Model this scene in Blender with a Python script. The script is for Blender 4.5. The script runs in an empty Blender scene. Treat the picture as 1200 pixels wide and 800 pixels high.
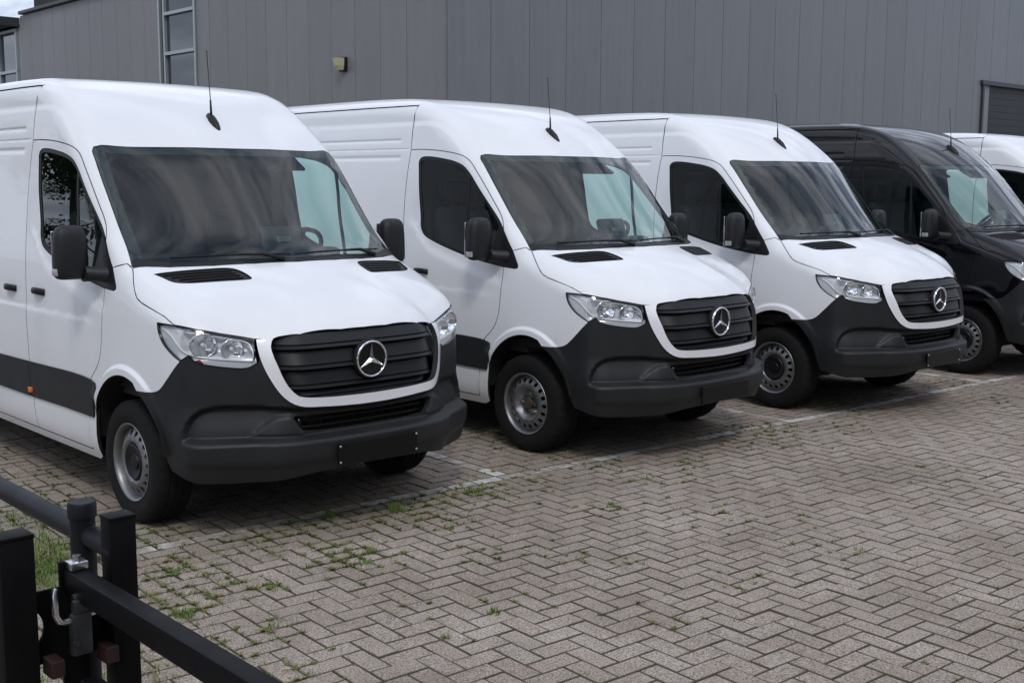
import bpy, bmesh, math, random
import numpy as np
from mathutils import Vector, Matrix
from mathutils.geometry import delaunay_2d_cdt

scene = bpy.context.scene
COL = scene.collection
R = math.radians
random.seed(7)
RNG = np.random.default_rng(11)

# ---------------------------------------------------------------- camera
cam_d = bpy.data.cameras.new('camera')
cam_d.sensor_width = 36.0
cam_d.lens = 1385.3 / 1200.0 * 36.0
cam_d.clip_end = 600
cam = bpy.data.objects.new('camera', cam_d)
COL.objects.link(cam)
CAM = Vector((6.228, -3.772, 1.915))
c_rt = Vector((0.6764, 0.7365, 0.0051))
c_fw = Vector((-0.7299, 0.6705, -0.1334))
c_up = c_rt.cross(c_fw).normalized()
cam.matrix_world = Matrix(((c_rt.x, c_up.x, -c_fw.x, CAM.x), (c_rt.y, c_up.y, -c_fw.y, CAM.y),
                           (c_rt.z, c_up.z, -c_fw.z, CAM.z), (0, 0, 0, 1)))
scene.camera = cam

# ---------------------------------------------------------------- sky and sun
SUN_EL, SUN_AZ = R(48), R(-38)      # azimuth measured from +X towards +Y: light comes over the camera's left shoulder
world = bpy.data.worlds.new('World')
scene.world = world
world.use_nodes = True
wn, wl = world.node_tree.nodes, world.node_tree.links
wn.clear()
w_out = wn.new('ShaderNodeOutputWorld'); w_bg = wn.new('ShaderNodeBackground')
w_sky = wn.new('ShaderNodeTexSky'); w_sky.sky_type = 'NISHITA'; w_sky.sun_disc = False
w_sky.sun_elevation = SUN_EL; w_sky.sun_rotation = R(90) - SUN_AZ
w_sky.air_density = 1.0; w_sky.dust_density = 2.0
w_tc = wn.new('ShaderNodeTexCoord')
w_sep = wn.new('ShaderNodeSeparateXYZ'); wl.new(w_tc.outputs['Generated'], w_sep.inputs[0])
w_abs = wn.new('ShaderNodeMath'); w_abs.operation = 'MAXIMUM'; w_abs.inputs[1].default_value = 0.0
wl.new(w_sep.outputs['Z'], w_abs.inputs[0])
w_add = wn.new('ShaderNodeMath'); w_add.operation = 'ADD'; w_add.inputs[1].default_value = 0.18
wl.new(w_abs.outputs[0], w_add.inputs[0])
w_div = wn.new('ShaderNodeVectorMath'); w_div.operation = 'DIVIDE'
wl.new(w_tc.outputs['Generated'], w_div.inputs[0]); 
w_cmb = wn.new('ShaderNodeCombineXYZ')
for k in range(3): wl.new(w_add.outputs[0], w_cmb.inputs[k])
wl.new(w_cmb.outputs[0], w_div.inputs[1])
w_map = wn.new('ShaderNodeMapping'); w_map.inputs['Scale'].default_value = (1.05, 2.3, 0.45); w_map.inputs['Rotation'].default_value = (0, 0, R(25))
wl.new(w_div.outputs[0], w_map.inputs[0])
w_noise = wn.new('ShaderNodeTexNoise'); w_noise.inputs['Scale'].default_value = 2.0
w_noise.inputs['Detail'].default_value = 9; w_noise.inputs['Roughness'].default_value = 0.58; w_noise.inputs['Distortion'].default_value = 0.3
wl.new(w_map.outputs[0], w_noise.inputs['Vector'])
w_ramp = wn.new('ShaderNodeValToRGB')
e = w_ramp.color_ramp.elements
e[0].position = 0.42; e[0].color = (2.3, 2.9, 4.2, 1)
e[1].position = 0.70; e[1].color = (15.7, 16.2, 17.5, 1)
wl.new(w_noise.outputs['Fac'], w_ramp.inputs[0])
w_mix = wn.new('ShaderNodeMixRGB'); w_mix.inputs[0].default_value = 0.86
wl.new(w_sky.outputs[0], w_mix.inputs[1]); wl.new(w_ramp.outputs[0], w_mix.inputs[2])
w_hz = wn.new('ShaderNodeMapRange'); w_hz.interpolation_type = 'SMOOTHSTEP'      # paler, even haze towards the horizon
w_hz.inputs[1].default_value = 0.0; w_hz.inputs[2].default_value = 0.42; w_hz.inputs[3].default_value = 0.75; w_hz.inputs[4].default_value = 0.0
wl.new(w_sep.outputs['Z'], w_hz.inputs[0])
w_mh = wn.new('ShaderNodeMixRGB'); w_mh.inputs[2].default_value = (6.4, 7.2, 8.6, 1)
wl.new(w_hz.outputs[0], w_mh.inputs[0]); wl.new(w_mix.outputs[0], w_mh.inputs[1])
wl.new(w_mh.outputs[0], w_bg.inputs[0]); w_bg.inputs[1].default_value = 0.12
wl.new(w_bg.outputs[0], w_out.inputs[0])

sun_d = bpy.data.lights.new('sun', 'SUN'); sun_d.energy = 0.9; sun_d.angle = R(10); sun_d.color = (1.0, 0.975, 0.94)
sun = bpy.data.objects.new('sun', sun_d); COL.objects.link(sun)
sdir = Vector((math.cos(SUN_EL) * math.cos(SUN_AZ), math.cos(SUN_EL) * math.sin(SUN_AZ), math.sin(SUN_EL)))
sun.rotation_euler = sdir.to_track_quat('Z', 'Y').to_euler()
scene.view_settings.view_transform = 'Standard'; scene.view_settings.look = 'None'
scene.view_settings.exposure = 0.09; scene.view_settings.gamma = 1.0
scene.view_settings.use_curve_mapping = False
scene.render.resolution_x, scene.render.resolution_y = 1024, 682

# ---------------------------------------------------------------- materials
MATS = {}
def mat(name, color=(.5, .5, .5), rough=.5, metal=0., coat=0., coat_rough=.03, spec=.5, noise=0., nscale=8., bump=0., bscale=200., noise2=0., col2=None):
    m = bpy.data.materials.new(name); m.use_nodes = True
    n, l = m.node_tree.nodes, m.node_tree.links
    b = n['Principled BSDF']
    b.inputs['Base Color'].default_value = (*color, 1); b.inputs['Roughness'].default_value = rough
    b.inputs['Metallic'].default_value = metal; b.inputs['Coat Weight'].default_value = coat
    b.inputs['Coat Roughness'].default_value = coat_rough; b.inputs['Specular IOR Level'].default_value = spec
    if noise or bump or noise2:
        tc = n.new('ShaderNodeTexCoord')
    if noise:
        t = n.new('ShaderNodeTexNoise'); t.inputs['Scale'].default_value = nscale; t.inputs['Detail'].default_value = 6
        l.new(tc.outputs['Object'], t.inputs['Vector'])
        mx = n.new('ShaderNodeMixRGB'); mx.inputs[1].default_value = (*[c * (1 - noise) for c in color], 1)
        c2 = col2 if col2 else [min(1, c * (1 + noise)) for c in color]
        mx.inputs[2].default_value = (*c2, 1)
        rp = n.new('ShaderNodeMapRange'); rp.inputs[1].default_value = .3; rp.inputs[2].default_value = .7
        l.new(t.outputs['Fac'], rp.inputs[0]); l.new(rp.outputs[0], mx.inputs[0]); l.new(mx.outputs[0], b.inputs['Base Color'])
        rr = n.new('ShaderNodeMapRange'); rr.inputs[1].default_value = .25; rr.inputs[2].default_value = .75
        rr.inputs[3].default_value = max(0.0, rough - .08); rr.inputs[4].default_value = min(1, rough + .1)
        l.new(t.outputs['Fac'], rr.inputs[0]); l.new(rr.outputs[0], b.inputs['Roughness'])
    if bump:
        t = n.new('ShaderNodeTexNoise'); t.inputs['Scale'].default_value = bscale; t.inputs['Detail'].default_value = 3
        l.new(tc.outputs['Object'], t.inputs['Vector'])
        bp = n.new('ShaderNodeBump'); bp.inputs['Strength'].default_value = bump; bp.inputs['Distance'].default_value = .002
        l.new(t.outputs['Fac'], bp.inputs['Height']); l.new(bp.outputs[0], b.inputs['Normal'])
    MATS[name] = m
    return m

mat('paint_white', (.81, .82, .84), .38, coat=.5, noise=.012, nscale=3)
mat('paint_black', (.003, .003, .0045), .35, spec=.05, coat=.8, noise=.2, nscale=3)
mat('plastic_dark', (.0145, .0155, .0172), .5, spec=.38, bump=.25, bscale=600, noise=.12, nscale=5)
mat('plastic_black', (.007, .007, .008), .45, spec=.35, bump=.15, bscale=500)
mat('plastic_gloss', (.006, .006, .007), .12)
mat('seal_gap_shade', (.008, .008, .008), .7)  # black rubber; on panel edges it paints shade into the shut gaps
mat('rubber', (.007, .007, .007), .85, spec=.3, noise=.25, nscale=14, bump=.2, bscale=220)
mat('steel_silver', (.26, .265, .27), .45, metal=.9, noise=.1, nscale=18)
mat('chrome', (.82, .83, .85), .07, metal=1)
mat('reflector', (.88, .89, .9), .10, metal=1)
mat('silver_plastic', (.55, .56, .58), .28, metal=.5)
mat('lamp_silver', (.78, .79, .81), .22, metal=.25)
mat('white_plastic', (.75, .76, .78), .3)
mat('hub_iron', (.075, .058, .046), .7, metal=.4, noise=.4, nscale=40)
mat('bolt_steel', (.55, .55, .55), .3, metal=1)
mat('amber', (.75, .16, .01), .2, coat=.6)
mat('red_reflector', (.25, .02, .03), .15)
mat('interior', (.012, .012, .014), .8)
mat('dash_top', (.040, .041, .043), .8)
mat('plate_black', (.004, .004, .004), .35, spec=.3)
mat('interior_grey', (.022, .024, .027), .75, noise=.15, nscale=6)
mat('seat_cloth', (.014, .014, .017), .9)
mat('interior_badge', (.06, .06, .066), .4)
mat('paper', (.75, .78, .82), .6)
mat('under', (.006, .006, .006), .9)
mat('screen', (.01, .01, .012), .15)

def glass(name, tint, ior=1.5, rough=0.0):
    m = bpy.data.materials.new(name); m.use_nodes = True
    n, l = m.node_tree.nodes, m.node_tree.links
    n.clear()
    o = n.new('ShaderNodeOutputMaterial'); mx = n.new('ShaderNodeMixShader')
    t = n.new('ShaderNodeBsdfTransparent'); t.inputs[0].default_value = (*tint, 1)
    g = n.new('ShaderNodeBsdfGlossy'); g.inputs['Roughness'].default_value = rough; g.inputs[0].default_value = (1, 1, 1, 1)
    f = n.new('ShaderNodeLayerWeight'); f.inputs['Blend'].default_value = .5
    p5 = n.new('ShaderNodeMath'); p5.operation = 'POWER'; p5.inputs[1].default_value = 5.0
    f0 = ((ior - 1) / (ior + 1)) ** 2
    ma = n.new('ShaderNodeMath'); ma.operation = 'MULTIPLY_ADD'; ma.inputs[1].default_value = 1 - f0; ma.inputs[2].default_value = f0
    l.new(f.outputs['Facing'], p5.inputs[0]); l.new(p5.outputs[0], ma.inputs[0]); l.new(ma.outputs[0], mx.inputs[0])
    l.new(t.outputs[0], mx.inputs[1]); l.new(g.outputs[0], mx.inputs[2]); l.new(mx.outputs[0], o.inputs[0])
    MATS[name] = m
    return m
glass('glass_front', (.74, .92, .88), 1.62, .01)
glass('glass_side', (.66, .82, .78), 1.5, .005)
glass('lens', (.93, .94, .95), 1.5)

# ---------------------------------------------------------------- mesh helpers
def add_mesh(name, verts, faces, material=None, smooth=False, normals=None, mats=None, midx=None, angle=None):
    me = bpy.data.meshes.new(name)
    me.from_pydata([tuple(map(float, v)) for v in verts], [], [tuple(int(i) for i in f) for f in faces])
    for m in (mats or [material]):
        me.materials.append(MATS[m] if isinstance(m, str) else m)
    if midx is not None: me.polygons.foreach_set('material_index', np.asarray(midx, dtype=np.int32))
    if smooth or normals is not None:
        me.polygons.foreach_set('use_smooth', np.ones(len(me.polygons), dtype=bool))
    me.update()
    if normals is not None:
        me.normals_split_custom_set_from_vertices([tuple(map(float, v)) for v in normals])
    elif smooth and angle:
        me.set_sharp_from_angle(angle=angle)
    return me

def link(name, me, parent=None, loc=None):
    o = bpy.data.objects.new(name, me); COL.objects.link(o)
    if parent: o.parent = parent
    if loc is not None: o.location = loc
    return o

def tag(o, label=None, cat=None, group=None, kind=None):
    if label: o['label'] = label
    if cat: o['category'] = cat
    if group: o['group'] = group
    if kind: o['kind'] = kind
    return o

class MB:
    """collects simple shapes into one mesh"""
    def __init__(s): s.v = []; s.f = []; s.m = []
    def add(s, v, f, m=0):
        b = len(s.v); s.v += [tuple(p) for p in v]; s.f += [tuple(i + b for i in q) for q in f]; s.m += [m] * len(f); return s
    def box(s, c, d, rot=None, m=0, taper=1.0):
        x, y, z = d[0] / 2, d[1] / 2, d[2] / 2
        v = [Vector((sx * x * (taper if sz > 0 else 1), sy * y * (taper if sz > 0 else 1), sz * z)) for sz in (-1, 1) for sy in (-1, 1) for sx in (-1, 1)]
        if rot is not None: v = [rot @ p for p in v]
        v = [p + Vector(c) for p in v]
        return s.add(v, [(0, 2, 3, 1), (4, 5, 7, 6), (0, 1, 5, 4), (2, 6, 7, 3), (0, 4, 6, 2), (1, 3, 7, 5)], m)
    def bbox(s, c, d, b=.004, rot=None, m=0):
        """bevelled box"""
        x, y, z = d[0] / 2, d[1] / 2, d[2] / 2
        b = min(b, x * .9, y * .9, z * .9)
        bm = bmesh.new(); bmesh.ops.create_cube(bm, size=1)
        for q in bm.verts: q.co = Vector((q.co.x * 2 * x, q.co.y * 2 * y, q.co.z * 2 * z))
        bmesh.ops.bevel(bm, geom=list(bm.edges), offset=b, segments=2, affect='EDGES', profile=.5)
        bm.verts.index_update()
        v = [(rot @ q.co if rot is not None else q.co.copy()) + Vector(c) for q in bm.verts]
        f = [[q.index for q in fa.verts] for fa in bm.faces]
        bm.free()
        return s.add(v, f, m)
    def tube(s, pts, r, n=8, m=0, cap=True):
        pts = [Vector(p) for p in pts]; rs = r if isinstance(r, (list, tuple)) else [r] * len(pts)
        v = []; f = []
        up = Vector((0, 0, 1))
        prev = None
        for i, p in enumerate(pts):
            d = (pts[min(i + 1, len(pts) - 1)] - pts[max(i - 1, 0)]).normalized()
            if prev is None:
                a = d.cross(up if abs(d.z) < .95 else Vector((1, 0, 0))).normalized()
            else:
                a = (prev - d * prev.dot(d)).normalized()
            prev = a; b2 = d.cross(a)
            for k in range(n):
                t = 2 * math.pi * k / n
                v.append(p + (a * math.cos(t) + b2 * math.sin(t)) * rs[i])
        for i in range(len(pts) - 1):
            for k in range(n):
                f.append((i * n + k, i * n + (k + 1) % n, (i + 1) * n + (k + 1) % n, (i + 1) * n + k))
        if cap:
            f.append(tuple(range(n - 1, -1, -1))); f.append(tuple((len(pts) - 1) * n + k for k in range(n)))
        return s.add(v, f, m)
    def loft(s, secs, m=0, cap=True):
        n = len(secs[0]); v = [Vector(p) for sec in secs for p in sec]; f = []
        for i in range(len(secs) - 1):
            for k in range(n):
                f.append((i * n + k, i * n + (k + 1) % n, (i + 1) * n + (k + 1) % n, (i + 1) * n + k))
        if cap:
            f.append(tuple(range(n - 1, -1, -1))); f.append(tuple((len(secs) - 1) * n + k for k in range(n)))
        return s.add(v, f, m)
    def lathe_y(s, prof, n=48, m=0, c=(0, 0, 0), mod=None):
        """profile of (radius, y) turned round the Y axis"""
        v = []; f = []
        for j, (r, y) in enumerate(prof):
            for k in range(n):
                t = 2 * math.pi * k / n; rr = r + (mod(j, k) if mod else 0)
                v.append((c[0] + rr * math.cos(t), c[1] + y, c[2] + rr * math.sin(t)))
        for j in range(len(prof) - 1):
            for k in range(n):
                f.append((j * n + k, j * n + (k + 1) % n, (j + 1) * n + (k + 1) % n, (j + 1) * n + k))
        return s.add(v, f, m)
    def mesh(s, name, mats, smooth=False, angle=None):
        mats = mats if isinstance(mats, list) else [mats]
        return add_mesh(name, s.v, s.f, mats=mats, midx=s.m, smooth=smooth, angle=angle)
# ---------------------------------------------------------------- van body: one smooth surface that all panels are cut from
def sstep(a,b,x):
    t=np.clip((np.asarray(x,float)-a)/(b-a),0,1);return t*t*(3-2*t)
def pch(xs,ys):
    xs=np.array(xs,float);ys=np.array(ys,float)
    if xs[0]>xs[-1]: xs=xs[::-1];ys=ys[::-1]
    h=np.diff(xs);dl=np.diff(ys)/h
    m=np.zeros(len(xs));m[0]=dl[0];m[-1]=dl[-1]
    for i in range(1,len(xs)-1):
        if dl[i-1]*dl[i]>0:
            w1=2*h[i]+h[i-1];w2=h[i]+2*h[i-1]
            m[i]=(w1+w2)/(w1/dl[i-1]+w2/dl[i])
    def f(x):
        x=np.asarray(x,float);i=np.clip(np.searchsorted(xs,x)-1,0,len(xs)-2)
        t=np.clip((x-xs[i])/h[i],0,1);t2=t*t;t3=t2*t
        return (2*t3-3*t2+1)*ys[i]+(t3-2*t2+t)*h[i]*m[i]+(-2*t3+3*t2)*ys[i+1]+(t3-t2)*h[i]*m[i+1]
    return f
PLAN=np.array([(1.004,0),(1.002,.14),(.996,.28),(.972,.43),(.905,.532),(.835,.61),(.745,.755),(.672,.862),(.592,.928),(.49,.955),(.38,.971),(.2,.985),(0,.992),(-.4,.996),(-1.4,1.0),(-3.5,1.0),(-5.2,.985)])
_t=np.concatenate([[0],np.cumsum(np.hypot(*np.diff(PLAN,axis=0).T))])
# centripetal catmull-rom sampled densely
def _cr(pts,n=10):
    P=np.vstack([pts[1]*[1,-1],pts,2*pts[-1]-pts[-2]]);out=[]
    for i in range(1,len(P)-2):
        p0,p1,p2,p3=P[i-1:i+3]
        t0=0;t1=t0+np.linalg.norm(p1-p0)**.5;t2=t1+np.linalg.norm(p2-p1)**.5;t3=t2+np.linalg.norm(p3-p2)**.5
        for t in np.linspace(t1,t2,n,endpoint=False):
            A1=(t1-t)/(t1-t0)*p0+(t-t0)/(t1-t0)*p1;A2=(t2-t)/(t2-t1)*p1+(t-t1)/(t2-t1)*p2;A3=(t3-t)/(t3-t2)*p2+(t-t2)/(t3-t2)*p3
            B1=(t2-t)/(t2-t0)*A1+(t-t0)/(t2-t0)*A2;B2=(t3-t)/(t3-t1)*A2+(t-t1)/(t3-t1)*A3
            out.append((t2-t)/(t2-t1)*B1+(t-t1)/(t2-t1)*B2)
    out.append(P[-2]);return np.array(out)
QC=_cr(PLAN,12);QS=np.concatenate([[0],np.cumsum(np.hypot(*np.diff(QC,axis=0).T))])
def plan_pt(s):
    return np.stack([np.interp(s,QS,QC[:,0]),np.interp(s,QS,QC[:,1])],-1)
_g=np.gradient(QC,QS,axis=0);_g/=np.linalg.norm(_g,axis=1)[:,None]
_N=np.stack([_g[:,1],-_g[:,0]],-1)  # outward normal (tangent goes +y/-x ; outward = +x at front)
def plan_n(s):
    n=np.stack([np.interp(s,QS,_N[:,0]),np.interp(s,QS,_N[:,1])],-1);return n/np.linalg.norm(n,axis=-1,keepdims=True)
def plan_sd(x,y):
    x=np.asarray(x,float).ravel();y=np.abs(np.asarray(y,float)).ravel()
    j=np.empty(len(x),int)
    for c in range(0,len(x),20000):
        sl=slice(c,c+20000)
        j[sl]=np.argmin((x[sl,None]-QC[None,:,0])**2+(y[sl,None]-QC[None,:,1])**2,1)
    best=np.full(x.shape,1e9);ss=np.zeros_like(best)
    for k in (j-1,j):
        k=np.clip(k,0,len(QC)-2);A=QC[k];ab=QC[k+1]-A
        t=np.clip(((x-A[:,0])*ab[:,0]+(y-A[:,1])*ab[:,1])/(ab*ab).sum(1),0,1)
        dx=x-A[:,0]-t*ab[:,0];dy=y-A[:,1]-t*ab[:,1];d=dx*dx+dy*dy;m=d<best
        best=np.where(m,d,best);ss=np.where(m,QS[k]+t*(QS[k+1]-QS[k]),ss)
    n=plan_n(ss);q=plan_pt(ss)
    sd=(x-q[:,0])*n[:,0]+(y-q[:,1])*n[:,1]
    return sd,ss
DS=pch([.15,.25,.303,.36,.42,.55,.8,1.0,1.15,1.25,1.35,1.45,1.7,2.0,2.158,2.365,2.5,2.62,2.75],
       [.12,.08,.05,.02,.008,0,0,.002,.006,.013,.022,.030,.058,.090,.107,.132,.150,.170,.20])
DF=pch([.15,.25,.33,.42,.47,.72,.85,.97,1.05,1.12,1.2,1.35,2.7],
       [.17,.10,.05,.015,.0,.006,.004,.010,.028,.058,.12,.3,1.7])
def smooth(f,lo,hi,sig,n=1600):
    """the same curve with its kinks rounded off"""
    x=np.linspace(lo,hi,n);h=x[1]-x[0];y=f(x);k=max(1,int(4*sig/h))
    pad=np.concatenate([y[0]+(np.arange(-k,0))*(y[1]-y[0]),y,y[-1]+np.arange(1,k+1)*(y[-1]-y[-2])])
    w=np.exp(-.5*(np.arange(-k,k+1)*h/sig)**2);w/=w.sum();ys=np.convolve(pad,w,'valid')
    return lambda q:np.interp(q,x,ys)
DS=smooth(DS,.15,2.75,.03);DF=smooth(DF,.15,2.7,.012)
S_F,S_S=.62,1.12   # arc positions: front weighting ends / side weighting begins
PROF=pch([1.15,1.03,.985,.955,.92,.87,.8,.65,.48,.34,.25,-.48,-.60,-.72,-.86,-1.02,-1.2,-1.4,-1.7,-2.4,-5.2],
         [.6,.98,1.07,1.115,1.155,1.198,1.245,1.315,1.378,1.422,1.45,2.117,2.212,2.30,2.388,2.462,2.523,2.562,2.585,2.595,2.59])
_pa=smooth(PROF,-5.2,1.15,.075,2600);_pb=smooth(PROF,-5.2,1.15,.022,2600);_pr=PROF
PROF=lambda u:_pb(u)+(_pa(u)-_pb(u))*sstep(-.56,-.72,u)+(_pa(u)-_pb(u))*sstep(.40,.52,u)*(1-sstep(.70,.82,u))
KY=pch([1.1,.3,.2,-.5,-.9,-1.4,-2],[.31,.31,.30,.22,.16,.05,.0])
def top_z(x,y):
    k=KY(x);return PROF(x+k*y*y)-.02*y*y*(np.asarray(x)<2)-.035*y**4*0
def smax(a,b,k):
    h=np.maximum(k-np.abs(a-b),0)/k
    return np.maximum(a,b)+h*h*k*.25
KB=pch([.9,1.1,1.25,1.42,1.5,2.0,2.15,2.35,2.6],[.06,.09,.15,.15,.09,.10,.12,.14,.14])
KB=smooth(KB,.9,2.6,.04);KY=smooth(KY,-2.2,1.1,.08)
EXTRA=[None]
def field(x,y,z,rib=True):
    x=np.asarray(x,float);y=np.asarray(y,float);z=np.asarray(z,float)
    shp=np.broadcast(x,y,z).shape
    x,y,z=[np.broadcast_to(a,shp).ravel() for a in (x,y,z)]
    sd,s=plan_sd(x,y)
    w=sstep(S_F,S_S,s)
    ins=DF(z)*(1-w)+DS(z)*w
    side=sd+ins
    if EXTRA[0] is not None and rib: side=side+EXTRA[0](s,x,z)
    e=1e-3
    T=top_z(x,y);g=(top_z(x+e,y)-T)/e;gy=(top_z(x,y+e)-T)/e
    top=(z-T)/np.sqrt(1+g*g+gy*gy)
    return smax(side,top,KB(z)).reshape(shp)
def grad(X,e=2e-3):
    x,y,z=X[:,0],X[:,1],X[:,2]
    g=np.stack([field(x+e,y,z)-field(x-e,y,z),field(x,y+e,z)-field(x,y-e,z),field(x,y,z+e)-field(x,y,z-e)],-1)
    return g/np.linalg.norm(g,axis=1)[:,None]
def root(O,D,t0,t1,n=24,it=22):
    """first crossing from outside (f>0) to inside along O+tD"""
    O=np.asarray(O,float);D=np.asarray(D,float)
    ts=np.linspace(t0,t1,n);lo=np.full(len(O),t0);hi=np.full(len(O),np.nan)
    found=np.zeros(len(O),bool);prev=np.full(len(O),t0)
    for t in ts:
        v=field(*(O+t*D).T)
        m=(~found)&(v<=0)
        lo=np.where(m,prev,lo);hi=np.where(m,t,hi);found|=m
        prev=np.where(found,prev,t)
    hi=np.where(found,hi,t1)
    for _ in range(it):
        mid=.5*(lo+hi);v=field(*(O+mid[:,None]*D).T);ins=v<=0
        hi=np.where(ins,mid,hi);lo=np.where(ins,lo,mid)
    t=.5*(lo+hi);return O+t[:,None]*D,found
# ---------------------------------------------------------------- surface features pressed into the van's sides
_zl = lambda x: np.interp(x, [-1.4, -1.25, -1.19, -1.06, -.675, -.237, -.1], [1.62, 1.58, 1.50, 1.40, 1.294, 1.195, 1.16])
_zb = lambda x: np.interp(x, [-1.2, -1.13, -1.045, -.96, -.86, -.78, -.7, -.6], [2.36, 2.355, 2.335, 2.296, 2.228, 2.165, 2.09, 2.0])
ACX, ACZ, ACA, ACB = .045, .36, .43, .488
def _extra(s, x, z):
    d = np.zeros_like(x)
    sidew = sstep(1.15, 1.35, s)
    # wheel arch lip (front and rear)
    for cx in (ACX, ACX - 3.665):
        e = np.sqrt(((x - cx) / ACA) ** 2 + ((z - ACZ) / ACB) ** 2) - 1
        d -= .020 * (1 - sstep(.07, .13, e)) * sstep(.56, .70, z) * sstep(1.18, 1.42, s)
    # shoulder below the door window
    w = sstep(-1.36, -1.26, x) * (1 - sstep(-.32, -.12, x))
    d += .013 * sstep(-.035, .045, z - _zl(x)) * w * (1 - sstep(1.62, 1.9, z))
    # soft swage line
    d += .005 * sstep(1.10, 1.135, z) * (1 - sstep(1.135, 1.35, z)) * (1 - sstep(-.5, -.2, x))
    # crease running along the roof side
    d += .010 * sstep(-.024, .024, z - _zb(x)) * (1 - sstep(-.80, -.66, x)) * (1 - sstep(2.36, 2.47, z))
    # pressed ribs on the load-bay side
    rear = 1 - sstep(-1.52, -1.48, x)
    for zc, hw in ((2.235, .010), (2.100, .014)):
        d += .008 * np.exp(-((z - zc) / hw) ** 2) * rear
    d += .004 * np.exp(-((z - 2.165) / .006) ** 2) * (1 - sstep(-1.42, -1.40, x))
    return d
EXTRA[0] = _extra

# ---------------------------------------------------------------- cutting panels out of that surface
def densify(poly, sp, closed=True):
    out = []; n = len(poly)
    for i in range(n if closed else n - 1):
        a = np.array(poly[i], float); b = np.array(poly[(i + 1) % n], float)
        k = max(1, int(math.ceil(np.linalg.norm(b - a) / sp)))
        for t in range(k): out.append(a + (b - a) * t / k)
    if not closed: out.append(np.array(poly[-1], float))
    return np.array(out)
def curve(pts, sp=.02):
    """smooth open curve through points, sampled about every sp"""
    P = np.array(pts, float)
    if len(P) < 3: return densify(P, sp, False)
    E0 = 2 * P[0] - P[1]; E1 = 2 * P[-1] - P[-2]; Q = np.vstack([E0, P, E1]); out = []
    for i in range(1, len(Q) - 2):
        p0, p1, p2, p3 = Q[i - 1:i + 3]
        k = max(1, int(math.ceil(np.linalg.norm(p2 - p1) / sp)))
        t0 = 0; t1 = t0 + max(1e-6, np.linalg.norm(p1 - p0)) ** .5; t2 = t1 + max(1e-6, np.linalg.norm(p2 - p1)) ** .5; t3 = t2 + max(1e-6, np.linalg.norm(p3 - p2)) ** .5
        for t in np.linspace(t1, t2, k, endpoint=False):
            A1 = (t1 - t) / (t1 - t0) * p0 + (t - t0) / (t1 - t0) * p1; A2 = (t2 - t) / (t2 - t1) * p1 + (t - t1) / (t2 - t1) * p2; A3 = (t3 - t) / (t3 - t2) * p2 + (t - t2) / (t3 - t2) * p3
            B1 = (t2 - t) / (t2 - t0) * A1 + (t - t0) / (t2 - t0) * A2; B2 = (t3 - t) / (t3 - t1) * A2 + (t - t1) / (t3 - t1) * A3
            out.append((t2 - t) / (t2 - t1) * B1 + (t - t1) / (t2 - t1) * B2)
    out.append(P[-1]); return np.array(out)
def chain(*segs):
    out = []
    for s in segs:
        for p in s:
            if not out or np.linalg.norm(np.array(out[-1]) - np.array(p)) > 1e-4: out.append(np.array(p, float))
    if np.linalg.norm(out[0] - out[-1]) < 1e-4: out.pop()
    return np.array(out)
def area(p):
    return .5 * np.sum(p[:, 0] * np.roll(p[:, 1], -1) - np.roll(p[:, 0], -1) * p[:, 1])
def inset(p, d):
    p = np.array(p, float)
    if area(p) < 0: p = p[::-1]
    a = p - np.roll(p, 1, 0); b = np.roll(p, -1, 0) - p
    na = np.stack([-a[:, 1], a[:, 0]], 1) / (np.linalg.norm(a, axis=1)[:, None] + 1e-12)
    nb = np.stack([-b[:, 1], b[:, 0]], 1) / (np.linalg.norm(b, axis=1)[:, None] + 1e-12)
    m = na + nb; L = np.linalg.norm(m, axis=1)[:, None]; m = m / np.maximum(L, 1e-9)
    c = np.clip((m * na).sum(1), .45, 1)[:, None]
    return p + m * d / c
def inpoly(P, poly):
    x, y = P[:, 0], P[:, 1]; c = np.zeros(len(P), bool)
    x0, y0 = poly[:, 0], poly[:, 1]; x1, y1 = np.roll(x0, -1), np.roll(y0, -1)
    for i in range(len(poly)):
        if y0[i] == y1[i]: continue
        m = ((y0[i] > y) != (y1[i] > y)) & (x < (x1[i] - x0[i]) * (y - y0[i]) / (y1[i] - y0[i]) + x0[i])
        c ^= m
    return c
def bdist(P, poly):
    d = np.full(len(P), 1e9)
    A = poly; B = np.roll(poly, -1, 0)
    for a, b in zip(A, B):
        ab = b - a; t = np.clip(((P - a) @ ab) / max(ab @ ab, 1e-12), 0, 1)
        q = P - a - t[:, None] * ab; d = np.minimum(d, np.hypot(q[:, 0], q[:, 1]))
    return d
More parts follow.
